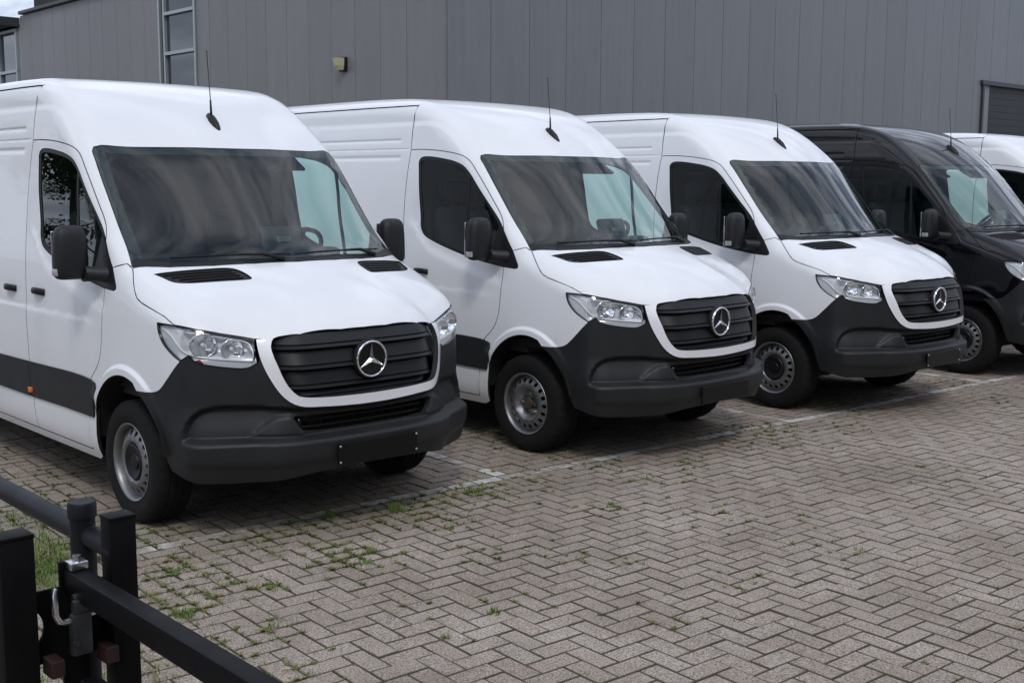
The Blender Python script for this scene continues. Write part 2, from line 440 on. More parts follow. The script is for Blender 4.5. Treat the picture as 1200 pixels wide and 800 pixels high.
def fill(outline, holes=(), sp=.04, spy=None, extra=None):
    outline = np.array(outline, float); spy = spy or sp
    x0, y0 = outline.min(0); x1, y1 = outline.max(0)
    gx = np.arange(x0, x1, sp); gy = np.arange(y0, y1, spy)
    G = np.stack(np.meshgrid(gx, gy), -1); G[1::2, :, 0] += sp / 2; G = G.reshape(-1, 2)
    G = G + (RNG.random(G.shape) - .5) * 1e-5
    if extra is not None:
        X = np.array(extra, float)
        dd = np.full(len(G), 1e9)
        for c in range(0, len(G), 4000): dd[c:c + 4000] = np.min((G[c:c + 4000, None, 0] - X[None, :, 0]) ** 2 + (G[c:c + 4000, None, 1] - X[None, :, 1]) ** 2, 1)
        G = np.vstack([G[dd > .012 ** 2], X])
    ok = inpoly(G, outline)
    G = G[ok]; mn = min(sp, spy) * .55 if extra is None else .007
    ok = bdist(G, outline) > mn
    for h in holes: ok &= ~inpoly(G, h); ok &= bdist(G, h) > mn
    G = G[ok]
    V = list(map(tuple, outline)); E = [(i, (i + 1) % len(outline)) for i in range(len(outline))]
    for h in holes:
        b = len(V); V += list(map(tuple, h)); E += [(b + i, b + (i + 1) % len(h)) for i in range(len(h))]
    V += list(map(tuple, G))
    res = delaunay_2d_cdt([Vector(v) for v in V], E, [], 0, 1e-7)
    v2 = np.array([(v.x, v.y) for v in res[0]]); T = np.array([f for f in res[2] if len(f) == 3])
    c = v2[T].mean(1)
    keep = inpoly(c, outline)
    for h in holes: keep &= ~inpoly(c, np.array(h))
    T = T[keep]
    used = np.unique(T); rem = -np.ones(len(v2), int); rem[used] = np.arange(len(used))
    return v2[used], rem[T]
def lift_side(P, off=0.0):
    s = np.abs(P[:, 0]); sg = np.where(P[:, 0] < 0, -1, 1)
    q = plan_pt(s); n = plan_n(s)
    O = np.column_stack([q + n * .15, P[:, 1]]); D = np.column_stack([-n, np.zeros(len(s))])
    X, _ = root(O, D, 0, .95, 50, 18)
    N = grad(X)
    o = off(P[:, 0], P[:, 1]) if callable(off) else np.full(len(P), off)
    X = X + N * o[:, None]
    X[:, 1] *= sg; N[:, 1] *= sg
    return X, N
def lift_cyl(zc):
    def f(P, off=0.0):
        th = P[:, 1]; d = np.column_stack([np.zeros(len(th)), np.cos(th), np.sin(th)])
        O = np.column_stack([P[:, 0], np.zeros(len(th)), np.full(len(th), zc)]) + d * 1.75
        X, _ = root(O, -d, 0, 1.75, 70, 18)
        N = grad(X); o = off(P[:, 0], P[:, 1]) if callable(off) else np.full(len(P), off)
        return X + N * o[:, None], N
    return f
def to_cyl(X, zc):
    X = np.array(X, float); return np.column_stack([X[:, 0], np.arctan2(X[:, 2] - zc, X[:, 1])])
def shell(v2, T, lift, off=0.0, th=.014, use_grad=True):
    """lift flat triangles on to the body and give the sheet a turned-in edge"""
    X, N = lift(v2, off)
    fn = np.cross(X[T[:, 1]] - X[T[:, 0]], X[T[:, 2]] - X[T[:, 0]])
    flip = (fn * N[T].mean(1)).sum(1) < 0
    T = T.copy(); T[flip] = T[flip][:, ::-1]
    if not use_grad:
        fn = np.cross(X[T[:, 1]] - X[T[:, 0]], X[T[:, 2]] - X[T[:, 0]])
        VN = np.zeros_like(X)
        for k in range(3): np.add.at(VN, T[:, k], fn)
        VN /= np.linalg.norm(VN, axis=1)[:, None] + 1e-12
    else: VN = N
    cnt = {}
    for t in T:
        for a, b in ((t[0], t[1]), (t[1], t[2]), (t[2], t[0])):
            cnt[(a, b)] = cnt.get((a, b), 0) + 1
    be = [(a, b) for (a, b) in cnt if (b, a) not in cnt]
    verts = list(X); faces = [tuple(t) for t in T]; norms = list(VN); mi = [0] * len(T)
    if th > 0:
        lat = {}
        for a, b in be:
            l = np.cross(X[b] - X[a], N[a]); l /= np.linalg.norm(l) + 1e-12
            for q in (a, b): lat[q] = lat.get(q, 0) + l
        idt, idb = {}, {}
        for q, l in lat.items():
            l = l / (np.linalg.norm(l) + 1e-12)
            idt[q] = len(verts); verts.append(X[q]); norms.append(l)
            idb[q] = len(verts); verts.append(X[q] - N[q] * th); norms.append(l)
        for a, b in be:
            faces.append((idt[b], idt[a], idb[a], idb[b])); mi.append(1)
    return np.array(verts), faces, np.array(norms), mi

# ---------------------------------------------------------------- list of van parts (built once, shared by every van)
PARTS = []     # dicts: name, mesh, parent (index or None), only (set of van numbers) or None
def part(name, me, parent=None, only=None, loc=None, label=None):
    PARTS.append(dict(name=name, mesh=me, parent=parent, only=only, loc=loc, label=label)); return len(PARTS) - 1
def flip_mesh(me):
    """mirror image across the van's centre plane"""
    m = me.copy()
    n = len(m.vertices); co = np.empty(n * 3); m.vertices.foreach_get('co', co); co = co.reshape(-1, 3)
    nl = len(m.loops); ln = np.empty(nl * 3); m.corner_normals.foreach_get('vector', ln); ln = ln.reshape(-1, 3)
    faces = [tuple(reversed(p.vertices)) for p in m.polygons]
    mi = [p.material_index for p in m.polygons]
    mats = [x for x in m.materials]; sm = [p.use_smooth for p in m.polygons]
    starts = [(p.loop_start, p.loop_total) for p in m.polygons]
    co[:, 1] *= -1; ln[:, 1] *= -1
    r = bpy.data.meshes.new(me.name); r.from_pydata([tuple(c) for c in co], [], faces)
    for x in mats: r.materials.append(x)
    r.polygons.foreach_set('material_index', np.array(mi, dtype=np.int32)); r.polygons.foreach_set('use_smooth', np.array(sm, dtype=bool))
    r.update()
    out = []
    for st, t in starts: out += [tuple(ln[st + t - 1 - k]) for k in range(t)]
    r.normals_split_custom_set(out)
    bpy.data.meshes.remove(m)
    return r
def both(name, me, parent=None, only=None, only_r=None):
    """a part on the visible (right, -Y) side and its mirror image; parent may be a pair"""
    pr, pl = parent if isinstance(parent, tuple) else (parent, parent)
    a = part(name, flip_mesh(me), pr, only); b = part(name, me, pl, only)
    return a, b
def panel(name, outline, lift, holes=(), sp=.04, off=0.0, th=.014, gap=.0022, mats=('paint_white', 'seal_gap_shade'), use_grad=True, spy=None, extra=None):  # second material blackens the turned-in edge, standing in for gap shade
    o = inset(outline, gap) if gap else np.array(outline)
    v2, T = fill(o, [inset(h, -gap) if gap else np.array(h) for h in holes], sp, spy, extra)
    v, f, n, mi = shell(v2, T, lift, off, th, use_grad)
    return add_mesh(name, v, f, mats=list(mats), midx=mi, normals=n)

def x2s(x): return 1.6625 - x
# ---- traced outlines, side coordinates (arc length round the plan, height)
HOODSEAM = [(1.66, 1.431), (1.584, 1.366), (1.532, 1.319), (1.489, 1.283), (1.441, 1.263), (1.323, 1.233), (1.219, 1.205), (1.127, 1.167)]
HL_TOP = [(1.259, 1.166), (1.127, 1.163), (.989, 1.147), (.851, 1.123), (.686, 1.092)]
HL_IN = [(.686, 1.092), (.683, 1.059), (.677, 1.016), (.666, .969)]
HL_BOT = [(.666, .969), (.723, .942), (.81, .945), (.896, .957), (.961, .970), (1.001, .987), (1.024, 1.011)]
HL_OUT = [(1.071, .982), (1.111, 1.002), (1.159, 1.029), (1.209, 1.068), (1.246, 1.119), (1.259, 1.166)]
BF = [(1.071, .982), (1.113, .941), (1.171, .881), (1.225, .829), (1.258, .807), (1.308, .792), (1.448, .785)]
def arch_pt(z, front): 
    k = math.sqrt(max(0, 1 - ((z - ACZ) / ACB) ** 2)); return ACX + ACA * k * (1 if front else -1)
ARCH = []
for t in np.linspace(math.acos((.214 - ACX) / ACA), R(150), 16):
    x = ACX + ACA * math.cos(t); ARCH.append((1.6625 - x if x < .3 else 1.6625 - x, ACZ + ACB * math.sin(t)))
ARCH[0] = (1.448, .785)
ARCH_END = ARCH[-1]
WINDOW = [(2.916, 2.06), (2.905, 2.085), (2.873, 2.100), (2.788, 2.102), (2.649, 2.088), (2.497, 2.064), (2.391, 2.030), (2.313, 1.976), (2.217, 1.883), (2.085, 1.752), (1.982, 1.650), (1.913, 1.572), (1.797, 1.431), (1.728, 1.335), (1.724, 1.316), (1.745, 1.307), (2.017, 1.329), (2.347, 1.383), (2.763, 1.493), (2.815, 1.525), (2.846, 1.575), (2.856, 1.64), (2.876, 1.76)]
DOOR_ARC = [(3.026, 2.160), (2.874, 2.160), (2.718, 2.151), (2.565, 2.135), (2.448, 2.116), (2.380, 2.094), (2.324, 2.061), (2.244, 1.985), (2.138, 1.874), (2.031, 1.752), (1.984, 1.698), (1.939, 1.635), (1.913, 1.572)]
DOOR_FRONT = [(1.872, 1.312), (1.874, 1.282), (1.886, 1.117), (1.900, .992), (1.943, .883), (2.053, .777)]
BSEAM = [(3.026, 2.160), (3.05, 1.972), (3.058, 1.757), (3.042, 1.489), (3.018, 1.221), (3.005, 1.005), (2.982, .772), (2.945, .574), (2.94, .345)]
STRIP_T = [(1.99, .755), (2.046, .772), (2.26, .784), (2.643, .780), (2.985, .774)]

# ---- fender
fender = chain(curve(HOODSEAM, .03), [(1.127, 1.167), (1.259, 1.171)], curve(HL_OUT[::-1], .03), curve(BF, .03), ARCH,
               [(2.0, .72), (2.053, .777)], curve(DOOR_FRONT[::-1], .03), [(1.745, 1.306), (1.724, 1.316), (1.728, 1.335), (1.797, 1.431), (1.709, 1.456)])
arch_x = [(x2s(ACX + ACA * (1 + e_) * math.cos(t)), ACZ + ACB * (1 + e_) * math.sin(t)) for e_ in (.025, .05, .07, .085, .10, .115, .13, .15) for t in np.linspace(R(20), R(165), 60)]
both('fender', panel('fender', fender, lift_side, sp=.032, th=.03, extra=arch_x))
# ---- front door with its window opening
door = chain(curve(BSEAM[::-1], .04), curve(DOOR_ARC, .03), curve([(1.913, 1.572), (1.797, 1.431)], .04), [(1.728, 1.335), (1.724, 1.316), (1.745, 1.307)], curve(DOOR_FRONT, .04), [(2.10, .56), (2.13, .345)])
WIN = curve(WINDOW + [WINDOW[0]], .025)[:-1]
WIN_IN = inset(WIN, .016)
dr = both('front_door', panel('front_door', door, lift_side, [densify(np.array(inset(WIN, -.001)), .03)], sp=.04, th=.016, gap=.0032, extra=[(u, 1.12 + dz) for dz in (-.03, -.015, 0, .015, .03) for u in np.arange(2.1, 3.0, .05)] + [(x2s(x), float(_zl(x)) + dz) for dz in (-.05, -.03, -.015, 0, .015, .03, .05) for x in np.arange(-1.32, -.2, .04)]))
both('window_seal', panel('window_seal', inset(WIN, .0005), lift_side, [inset(WIN, .020)], sp=.05, off=-.003, th=.01, gap=0, mats=('plastic_black', 'seal_gap_shade')), dr)
both('window', panel('window', inset(WIN, .017), lift_side, sp=.06, off=-.008, th=0, gap=0, mats=('glass_side', 'seal_gap_shade')), dr)
DIV = [(2.331, 1.99), (2.312, 1.99), (2.302, 1.76), (2.277, 1.372), (2.300, 1.374), (2.324, 1.76)]
both('window_divider', panel('window_divider', densify(DIV, .04), lift_side, sp=.05, off=-.004, th=.012, gap=0, mats=('plastic_black', 'seal_gap_shade')), dr)
# ---- load-bay side, sill, protective strips
side = chain(curve(BSEAM, .05), [(2.94, .345), (4.93, .345)], [(x2s(ACX - 3.665 + ACA * math.cos(t)), ACZ + ACB * math.sin(t)) for t in np.linspace(R(10), R(170), 20)], [(5.75, .345), (6.5, .345), (6.55, 2.5), (3.03, 2.5), (3.03, 2.36)])
both('side_panel', panel('side_panel', densify(side, .08), lift_side, sp=.07, th=.016, spy=.05, gap=.0032, extra=[(u, zc + dz) for zc, w_ in ((2.235, .010), (2.100, .014), (2.165, .006), (2.36, .017), (1.12, .02)) for dz in np.array((-2.2, -1.4, -.8, 0, .8, 1.4, 2.2)) * w_ for u in np.concatenate([[3.05, 3.09, 3.12, 3.135, 3.145, 3.155, 3.165, 3.175, 3.19], np.arange(3.22, 4.3, .03), np.arange(4.3, 6.5, .12)])]))
sill = [(2.035, .312), (2.018, .45), (1.995, .60), (2.0, .72), (2.053, .775), (2.098, .56), (2.128, .343), (4.95, .343), (4.95, .283), (2.10, .283)]
both('sill', panel('sill', densify(sill, .05), lift_side, sp=.05, th=.02))
strip_f = chain(curve(STRIP_T, .05), [(2.985, .774), (2.945, .551)], [(2.945, .551), (2.409, .556), (2.02, .553)], [(1.985, .66)])
both('door_moulding', panel('door_moulding', densify(strip_f, .05), lift_side, sp=.05, off=.011, th=.014, gap=.001, mats=('plastic_dark', 'plastic_dark')), dr)
strip_r = [(2.992, .774), (3.5, .768), (4.86, .768), (4.90, .551), (2.952, .551)]
both('side_moulding', panel('side_moulding', densify(strip_r, .05), lift_side, sp=.06, off=.011, th=.014, gap=.001, mats=('plastic_dark', 'plastic_dark')))
# ---- bonnet
HC = .82
hood3 = [(.264, 0, 1.446), (.256, .10, 1.446), (.240, .272, 1.444), (.189, .512, 1.44), (.106, .729, 1.436), (-.002, .895, 1.431)]
hs3 = lift_side(np.array(HOODSEAM))[0]
front3 = [(.529, .927, 1.167), (.626, .856, 1.148), (.697, .748, 1.124), (.782, .605, 1.093), (.812, .562, 1.091), (.838, .527, 1.092), (.847, .503, 1.103), (.862, .472, 1.110), (.892, .395, 1.114), (.917, .151, 1.119), (.921, 0, 1.120)]
hr = chain(to_cyl(hood3, HC), to_cyl(hs3, HC), to_cyl(front3, HC))
def mirror_cyl(half):
    """half outline in (x, theta), theta from 90 deg down the right side and back up to 90"""
    l = [(x, math.pi - t) for x, t in half][::-1]
    return chain(half, l)
hood_out = densify(mirror_cyl(hr), .03)
VENT3 = [(.139, .845, 1.41), (.20, .835, 1.40), (.285, .795, 1.37), (.335, .725, 1.37), (.426, .412, 1.375), (.405, .395, 1.38), (.269, .420, 1.42), (.20, .60, 1.42)]
vent = to_cyl(VENT3, HC); vent_c = curve(np.vstack([vent, vent[:1]]), .02)[:-1]
ventL = np.column_stack([vent_c[:, 0], math.pi - vent_c[:, 1]])
hood_i = part('bonnet', panel('bonnet', hood_out, lift_cyl(HC), [vent_c, ventL], sp=.035, th=.022, gap=.003))
vm = panel('bonnet_vent', inset(vent_c, .001), lift_cyl(HC), sp=.03, off=-.007, th=.006, gap=0, mats=('plastic_black', 'plastic_black'))
va = both('bonnet_vent', vm)
for k in range(4):       # louvre bars across each vent
    t0 = (k + .6) / 4.4
    a = np.array([(.139, .845), (.285, .795), (.335, .725)]); b = np.array([(.269, .42), (.38, .40), (.42, .412)])
    pa = a[0] + (a[2] - a[0]) * t0; pb = b[0] + (b[2] - b[0]) * t0
    pa, pb = pa + (pb - pa) * .06, pb - (pb - pa) * .06
    L = [(pa + (pb - pa) * u) for u in np.linspace(0, 1, 9)]
    zz = [(x, y) for x, y in L]
    ths = []
    for x, y in zz:
        z = top_z(x, y); ths.append((x, math.atan2(z - HC, y)))
    X, N = lift_cyl(HC)(np.array(ths), -.003)
    both('vent_bar', MB().tube([tuple(q) for q in X], .0045, 5).mesh('vent_bar', 'plastic_dark'), va)
# ---- roof cap with both windscreen pillars
CC = 1.30
WSL = [(-.002, .896, 1.431), (-.233, .866, 1.657), (-.405, .857, 1.857), (-.571, .843, 2.044), (-.612, .836, 2.083), (-.628, .815, 2.103)]
WST = [(-.628, .815, 2.103), (-.62, .77, 2.108), (-.568, .641, 2.11), (-.512, .396, 2.112), (-.479, .129, 2.113), (-.474, 0, 2.113)]
arc3 = lift_side(np.array(curve(DOOR_ARC, .05)))[0]
cap_half = chain([(-1.365, math.pi / 2)], to_cyl(curve([(-1.365, .0, 2.57), (-1.365, .5, 2.55), (-1.365, .812, 2.5), (-1.3635, .868, 2.363), (-1.3635, .893, 2.160)], .08), CC),
                 to_cyl(arc3, CC), to_cyl(lift_side(np.array([(1.797, 1.431), (1.709, 1.456), (1.662, 1.433)]))[0], CC), to_cyl(curve(WSL, .05), CC), to_cyl(curve(WST, .05), CC))
CREASE = []
for dz in (-.04, -.026, -.018, -.009, 0, .009, .018, .026, .04):
    P_ = np.array([(x2s(x), float(_zb(x)) + dz) for x in np.arange(-1.35, -.72, .025)])
    c_ = to_cyl(lift_side(P_)[0], CC); CREASE += [tuple(q) for q in c_] + [(q[0], math.pi - q[1]) for q in c_]
part('roof_cap', panel('roof_cap', densify(mirror_cyl(cap_half), .04), lift_cyl(CC), sp=.04, th=.016, gap=.002, extra=CREASE))
rs_ = to_cyl(lift_side(np.array([(u, 2.504) for u in np.linspace(x2s(-1.372), x2s(-4.88), 24)]))[0], CC)
roof_half = [(-1.372, math.pi / 2)] + [tuple(q) for q in rs_] + [(-4.88, math.pi / 2)]
part('roof', panel('roof', densify(mirror_cyl(chain(roof_half)), .08), lift_cyl(CC), sp=.09, th=.016, gap=.002))
# ---- windscreen
WC = .9
ws_half = chain(to_cyl(curve(WST[::-1], .05), WC), to_cyl(curve(WSL[::-1], .05), WC), to_cyl(curve(hood3[::-1], .05), WC))
WS_O = densify(mirror_cyl(ws_half), .05)
ws_i = part('windscreen', panel('windscreen', WS_O, lift_cyl(WC), sp=.05, off=.001, th=0, gap=.002, mats=('glass_front', 'seal_gap_shade')))
part('windscreen_border', panel('windscreen_border', inset(WS_O, .003), lift_cyl(WC), [inset(WS_O, .045)], sp=.06, off=-.006, th=.002, gap=0, mats=('seal_gap_shade', 'seal_gap_shade')), ws_i)
def on_ws(x, y, off):
    z = top_z(x, y); return lift_cyl(WC)(np.array([(x, math.atan2(z - WC, y))]), off)[0][0]
cowl_t = [(p[0] - .045, p[1] * .985) for p in hood3]
cb = chain(to_cyl(curve(hood3, .05), WC), to_cyl([(x, y, float(top_z(x, y))) for x, y in cowl_t[::-1]], WC))
cowl_half = chain(to_cyl([(x, max(y, 0), float(top_z(x, y))) for x, y in cowl_t], WC), to_cyl(curve(hood3[::-1], .05), WC))
part('scuttle', panel('scuttle', densify(mirror_cyl(cowl_half), .05), lift_cyl(WC), sp=.05, off=.004, th=.006, gap=.001, mats=('plastic_black', 'seal_gap_shade')), ws_i)
for ya, yb in ((-.70, -.02), (.02, .72)):
    wp = []
    for u in np.linspace(0, 1, 12):
        y = ya + (yb - ya) * u; x = .264 - .31 * y * y - .062 - .012 * math.sin(u * math.pi)
        wp.append(tuple(on_ws(x, y, .018)))
    w = part('wiper', MB().tube(wp, .0065, 6).mesh('wiper', 'plastic_black', True))
    m0 = wp[6]; y0 = yb - .06; p0 = on_ws(.264 - .31 * y0 * y0 - .02, y0, .012)
    part('wiper_arm', MB().tube([p0, (Vector(p0) + Vector(m0)) / 2 + Vector((.008, 0, .018)), m0], [.014, .011, .007], 6).mesh('wiper_arm', 'plastic_black', True), w)

# ---- bumper
FRAME_O = [(0, .714), (.101, .715), (.315, .726), (.452, .740), (.506, .766), (.549, .805), (.593, .869), (.637, .949), (.666, 1.029), (.677, 1.087)]
GRILLE_B = [(0, .771), (.101, .772), (.315, .779), (.43, .789), (.456, .796), (.495, .832), (.530, .886), (.560, .954), (.588, 1.011), (.602, 1.050), (.600, 1.075), (.592, 1.090)]
GRILLE_T = [(.592, 1.090), (.575, 1.105), (.545, 1.112), (.442, 1.116), (.153, 1.121), (0, 1.122)]
def mir(half): return chain(half, [(-s, z) for s, z in half][::-1])
def bump_disp(s, z):
    a = np.abs(s)
    fade = 1 - sstep(.97, 1.08, a)
    d = .029 * (1 - sstep(.542, .570, z)) * fade
    d = d - .011 * (1 - sstep(.438, .452, z)) * fade
    d = d + .040 * sstep(.36, .62, a) * (1 - sstep(.98, 1.20, a)) * (1 - sstep(.56, .76, z))
    zt = np.interp(a, [0, .5, .684, .85, .924, .968, 1.01, 1.039, 1.056], [.703, .728, .741, .745, .738, .725, .695, .653, .59])
    rec = sstep(0, .016, zt - z) * sstep(.558, .572, z) * (1 - sstep(1.035, 1.058, a))
    d = d - .040 * rec
    zf = np.interp(a, [.42, .50, .575, .62, .674, .715], [.585, .692, .684, .660, .620, .570])
    d = d + .016 * sstep(0, .012, zf - z) * sstep(.425, .445, a) * (1 - sstep(.70, .72, a)) * sstep(.566, .58, z)
    return d
bumper_half = chain(curve(FRAME_O[:9], .03), [(.661, .985), (.666, .969)], curve(HL_BOT, .03), [(1.024, 1.011), (1.071, .982)], curve(BF, .03),
                    curve([(1.448, .785), (1.36, .722), (1.275, .60), (1.231, .493), (1.196, .412), (1.18, .380)], .04), curve([(1.18, .380), (1.0, .362), (.696, .358), (.30, .380), (0, .388)], .05))
bumper_o = densify(mir(bumper_half), .025)
INTAKE = densify(mir([(0, .590), (.30, .592), (.425, .600), (.452, .625), (.488, .672), (.478, .680), (0, .672)][::1]), .03)
INTAKE = INTAKE if area(INTAKE) > 0 else INTAKE[::-1]
bump_i = part('bumper', panel('bumper', bumper_o, lift_side, [INTAKE], sp=.0125, off=bump_disp, th=.03, gap=.0016, mats=('plastic_dark', 'seal_gap_shade'), use_grad=False))
# intake: radiator behind and bars
def front_pt(s, z, rec):
    s = float(s); q = plan_pt(abs(s)); n = plan_n(abs(s)); w = float(sstep(S_F, S_S, abs(s)))
    ins = float(DF(z)) * (1 - w) + float(DS(z)) * w
    p = q - n * (ins + rec); return Vector((p[0], p[1] * (1 if s >= 0 else -1), z))
b = MB()
for i in range(13):
    s = -.42 + .07 * i
    b.tube([front_pt(s, .575, .10), front_pt(s, .70, .10)], .004, 5)
for z in (.61, .645, .675):
    b.tube([front_pt(s, z, .085) for s in np.linspace(-.47, .47, 15)], .006, 5)
part('intake_bars', b.mesh('intake_bars', 'plastic_black', True), bump_i)
b = MB()
g = [[front_pt(s, z, .135) for s in np.linspace(-.62, .62, 17)] for z in (.52, 1.15)]
b.add(g[0] + g[1], [(i, i + 1, 18 + i, 17 + i) for i in range(16)])
part('radiator_shroud', b.mesh('radiator_shroud', 'under'), bump_i)
b = MB(); b.tube([front_pt(-.455, .67, .055), front_pt(-.455, .61, .055)], .010, 8)
part('sensor', b.mesh('sensor', 'plastic_gloss', True), bump_i)
# number-plate carrier
pc = front_pt(0, .465, -.045)
def plate(bolts):
    b = MB(); b.bbox((pc.x - .002, 0, .463), (.014, .535, .118), .003)
    return b.mesh('plate_carrier', 'plate_black')
pl = part('plate_carrier', plate(True))
for y in (-.256, .256):
    for z in (.508, .420):
        part('bolt', MB().lathe_y([(0, -.003), (.006, -.003), (.007, 0), (.006, .004), (.0, .005)], 10).mesh('bolt', 'bolt_steel', True) if False else MB().tube([(pc.x + .004, y, z), (pc.x + .009, y, z)], [.0075, .006], 10).mesh('bolt', 'bolt_steel', True), pl, only={1, 3})
# unseen tray added to darken the ground under the van
b = MB(); b.box((.05, 0, .385), (1.25, 1.15, .03)); b.box((-1.9, 0, .25), (2.7, 1.62, .05)); part('shade_tray', b.mesh('shade_tray', 'under'))
# ---- grille: white U-shaped surround, slats, emblem
def frame_disp(s, z):
    return np.full(len(s), .010)
fr_half_o = curve(FRAME_O, .03); fr_half_i = curve(GRILLE_B, .03)
u_out = chain(fr_half_o, [(.592, 1.090)], fr_half_i[::-1])       # right half, closed at the centre line
u_poly = chain(u_out[:-1], [(-s, z) for s, z in u_out][::-1][:-1]) if False else None
fo = [(-s, z) for s, z in fr_half_o[::-1]] + [tuple(p) for p in fr_half_o[1:]]
fi = [tuple(p) for p in fr_half_i[::-1]] + [(-s, z) for s, z in fr_half_i[1:]]
frame_i = part('grille_surround', panel('grille_surround', densify(chain(fo, fi), .03), lift_side, sp=.022, off=.012, th=.03, gap=.0016))
grille_half = chain(GRILLE_B, GRILLE_T)
def gedge(z):
    zs = np.array([p[1] for p in GRILLE_B]); ss = np.array([p[0] for p in GRILLE_B])
    return float(np.interp(z, zs, ss))
b = MB(); N_ = 33
rows = [(1.16, .10), (.74, .10)]
v = [front_pt(s, z, r) for z, r in rows for s in np.linspace(-.64, .64, N_)]
b.add(v, [(i, i + 1, N_ + i + 1, N_ + i) for i in range(N_ - 1)])
gr_i = part('grille', b.mesh('grille', 'plastic_black'))
SL = [(1.114, 1.033), (1.026, .926), (.919, .822), (.815, .762)]
for zh, zl in SL:
    b = MB()
    prof = [(zh, .070), (zh - .005, .044), (zl + .026, .026), (zl + .0215, .034), (zl + .0175, .026), (zl + .006, .013), (zl + .0015, .014), (zl, .022), (zl + .005, .065)]
    n = 41; v = []
    for (z, r) in prof:
        w = gedge(max(.78, min(1.08, z))) + .03
        for s in np.linspace(-w, w, n):
            e = 1 - min(1, (w - abs(s)) / .13)          # slat ends dip back into the surround
            v.append(front_pt(s, z, r + .02 * max(0, e) ** 2 * (r < .05)))
    f = [(j * n + i, j * n + i + 1, (j + 1) * n + i + 1, (j + 1) * n + i) for j in range(len(prof) - 1) for i in range(n - 1)]
    b.add(v, f)
    part('grille_slat', b.mesh('grille_slat', 'plastic_black', True, R(28)), gr_i)
ec = front_pt(0, .952, 0)
ex = ec.x - .006
def disc_x(prof, n=40):
    v = []; f = []
    for r, x in prof:
        for k in range(n):
            t = 2 * math.pi * k / n; v.append((ex + x, r * math.cos(t), .952 + r * math.sin(t)))
    for j in range(len(prof) - 1):
        for k in range(n): f.append((j * n + k, j * n + (k + 1) % n, (j + 1) * n + (k + 1) % n, (j + 1) * n + k))
    return v, f
b = MB(); b.add(*disc_x([(.112, -.05), (.110, -.012), (.106, -.005), (.100, -.004)]))
boss = part('emblem', b.mesh('emblem', 'plastic_black', True, R(40)))
b = MB(); b.add(*disc_x([(.0, -.004), (.092, -.004)]))
part('emblem_disc', b.mesh('emblem_disc', 'plastic_gloss'), boss)
b = MB(); b.add(*disc_x([(.090, -.006), (.090, .004), (.0935, .008), (.098, .008), (.101, .004), (.102, -.006)]))
part('emblem_ring', b.mesh('emblem_ring', 'chrome', True), boss)
b = MB()
for k in range(3):
    t = R(90 + 120 * k); d = Vector((0, math.cos(t), math.sin(t))); p = Vector((0, -math.sin(t), math.cos(t)))
    c0 = Vector((ex, 0, .952)); tip = c0 + d * .0905
    l, r_ = c0 + (d * .5 + p * .866) * .0165, c0 + (d * .5 - p * .866) * .0165
    top = c0 + Vector((.011, 0, 0)); tt = tip + Vector((.003, 0, 0))
    b.add([c0 - Vector((.004, 0, 0)), l, tip, r_, top, tt], [(1, 2, 5, 4), (2, 3, 4, 5)])
part('emblem_star', b.mesh('emblem_star', 'chrome'), boss)
# ---- headlights
HL = chain(curve(HL_TOP, .03), curve(HL_IN, .03), curve(HL_BOT, .03), [(1.024, 1.011), (1.071, .982)], curve(HL_OUT, .03))
HL = densify(HL, .03)
hl = both('headlight', panel('headlight', HL, lift_side, sp=.04, off=.002, th=.0, gap=.004, mats=('lens', 'plastic_black')))
both('headlight_trim', panel('headlight_trim', inset(HL, .0005), lift_side, [inset(HL, .0045)], sp=.05, off=.001, th=.014, gap=0, mats=('plastic_gloss', 'plastic_gloss')), hl)
HLI = inset(HL, .012)
def house_off(s, z):
    # deep at the lamp bowls, shallow along the lower strip
    w = sstep(.995, 1.03, z) * (1 - sstep(1.02, 1.10, np.abs(s))) * (1 - sstep(1.11, 1.14, z))
    return -.016 - .045 * w
both('headlight_housing', panel('headlight_housing', inset(HL, .004), lift_side, sp=.018, off=house_off, th=0, gap=0, mats=('lamp_silver', 'lamp_silver'), use_grad=False), hl)
def bowl(s, z, r, depth, n=28):
    p = lift_side(np.array([(s, z)]), -.018)[0][0]; q = plan_n(s)
    ax = Vector((q[0] * .55 + .6, q[1] * .55, .02)).normalized(); u = ax.cross(Vector((0, 0, 1))).normalized(); w = u.cross(ax)
    m = MB(); v = []; f = []
    K = 7
    for j in range(K):
        rr = r * (j / (K - 1)); dd = -depth * (1 - (j / (K - 1)) ** 2)
        for k in range(n):
            t = 2 * math.pi * k / n; fac = 1 + .05 * (1 if k % 4 < 2 else -1) * (j / (K - 1)) * (j < K - 1)
            v.append(Vector(p) + ax * dd + (u * math.cos(t) * 1.15 + w * math.sin(t)) * rr * fac)
    for j in range(K - 1):
        for k in range(n): f.append((j * n + k, j * n + (k + 1) % n, (j + 1) * n + (k + 1) % n, (j + 1) * n + k))
    m.add(v, f); bu = MB()
    bu.tube([Vector(p) - ax * depth * .9, Vector(p) - ax * depth * .35, Vector(p) - ax * depth * .25], [.012, .012, .004], 10)
    ring = MB(); ring.tube([Vector(p) + (u * math.cos(t) * 1.15 + w * math.sin(t)) * r for t in np.linspace(0, 2 * math.pi, 33)], .004, 6, cap=False)
    return m.mesh('lamp_reflector', 'reflector', True, R(25)), bu.mesh('bulb', 'white_plastic', True), ring.mesh('lamp_rim', 'chrome', True)
for (s, z, r, dp) in ((.945, 1.068, .060, .045), (.795, 1.045, .050, .04)):
    a, bb, c = bowl(s, z, r, dp)
    pr = both('lamp_reflector', a, hl); both('bulb', bb, hl); both('lamp_rim', c, hl)
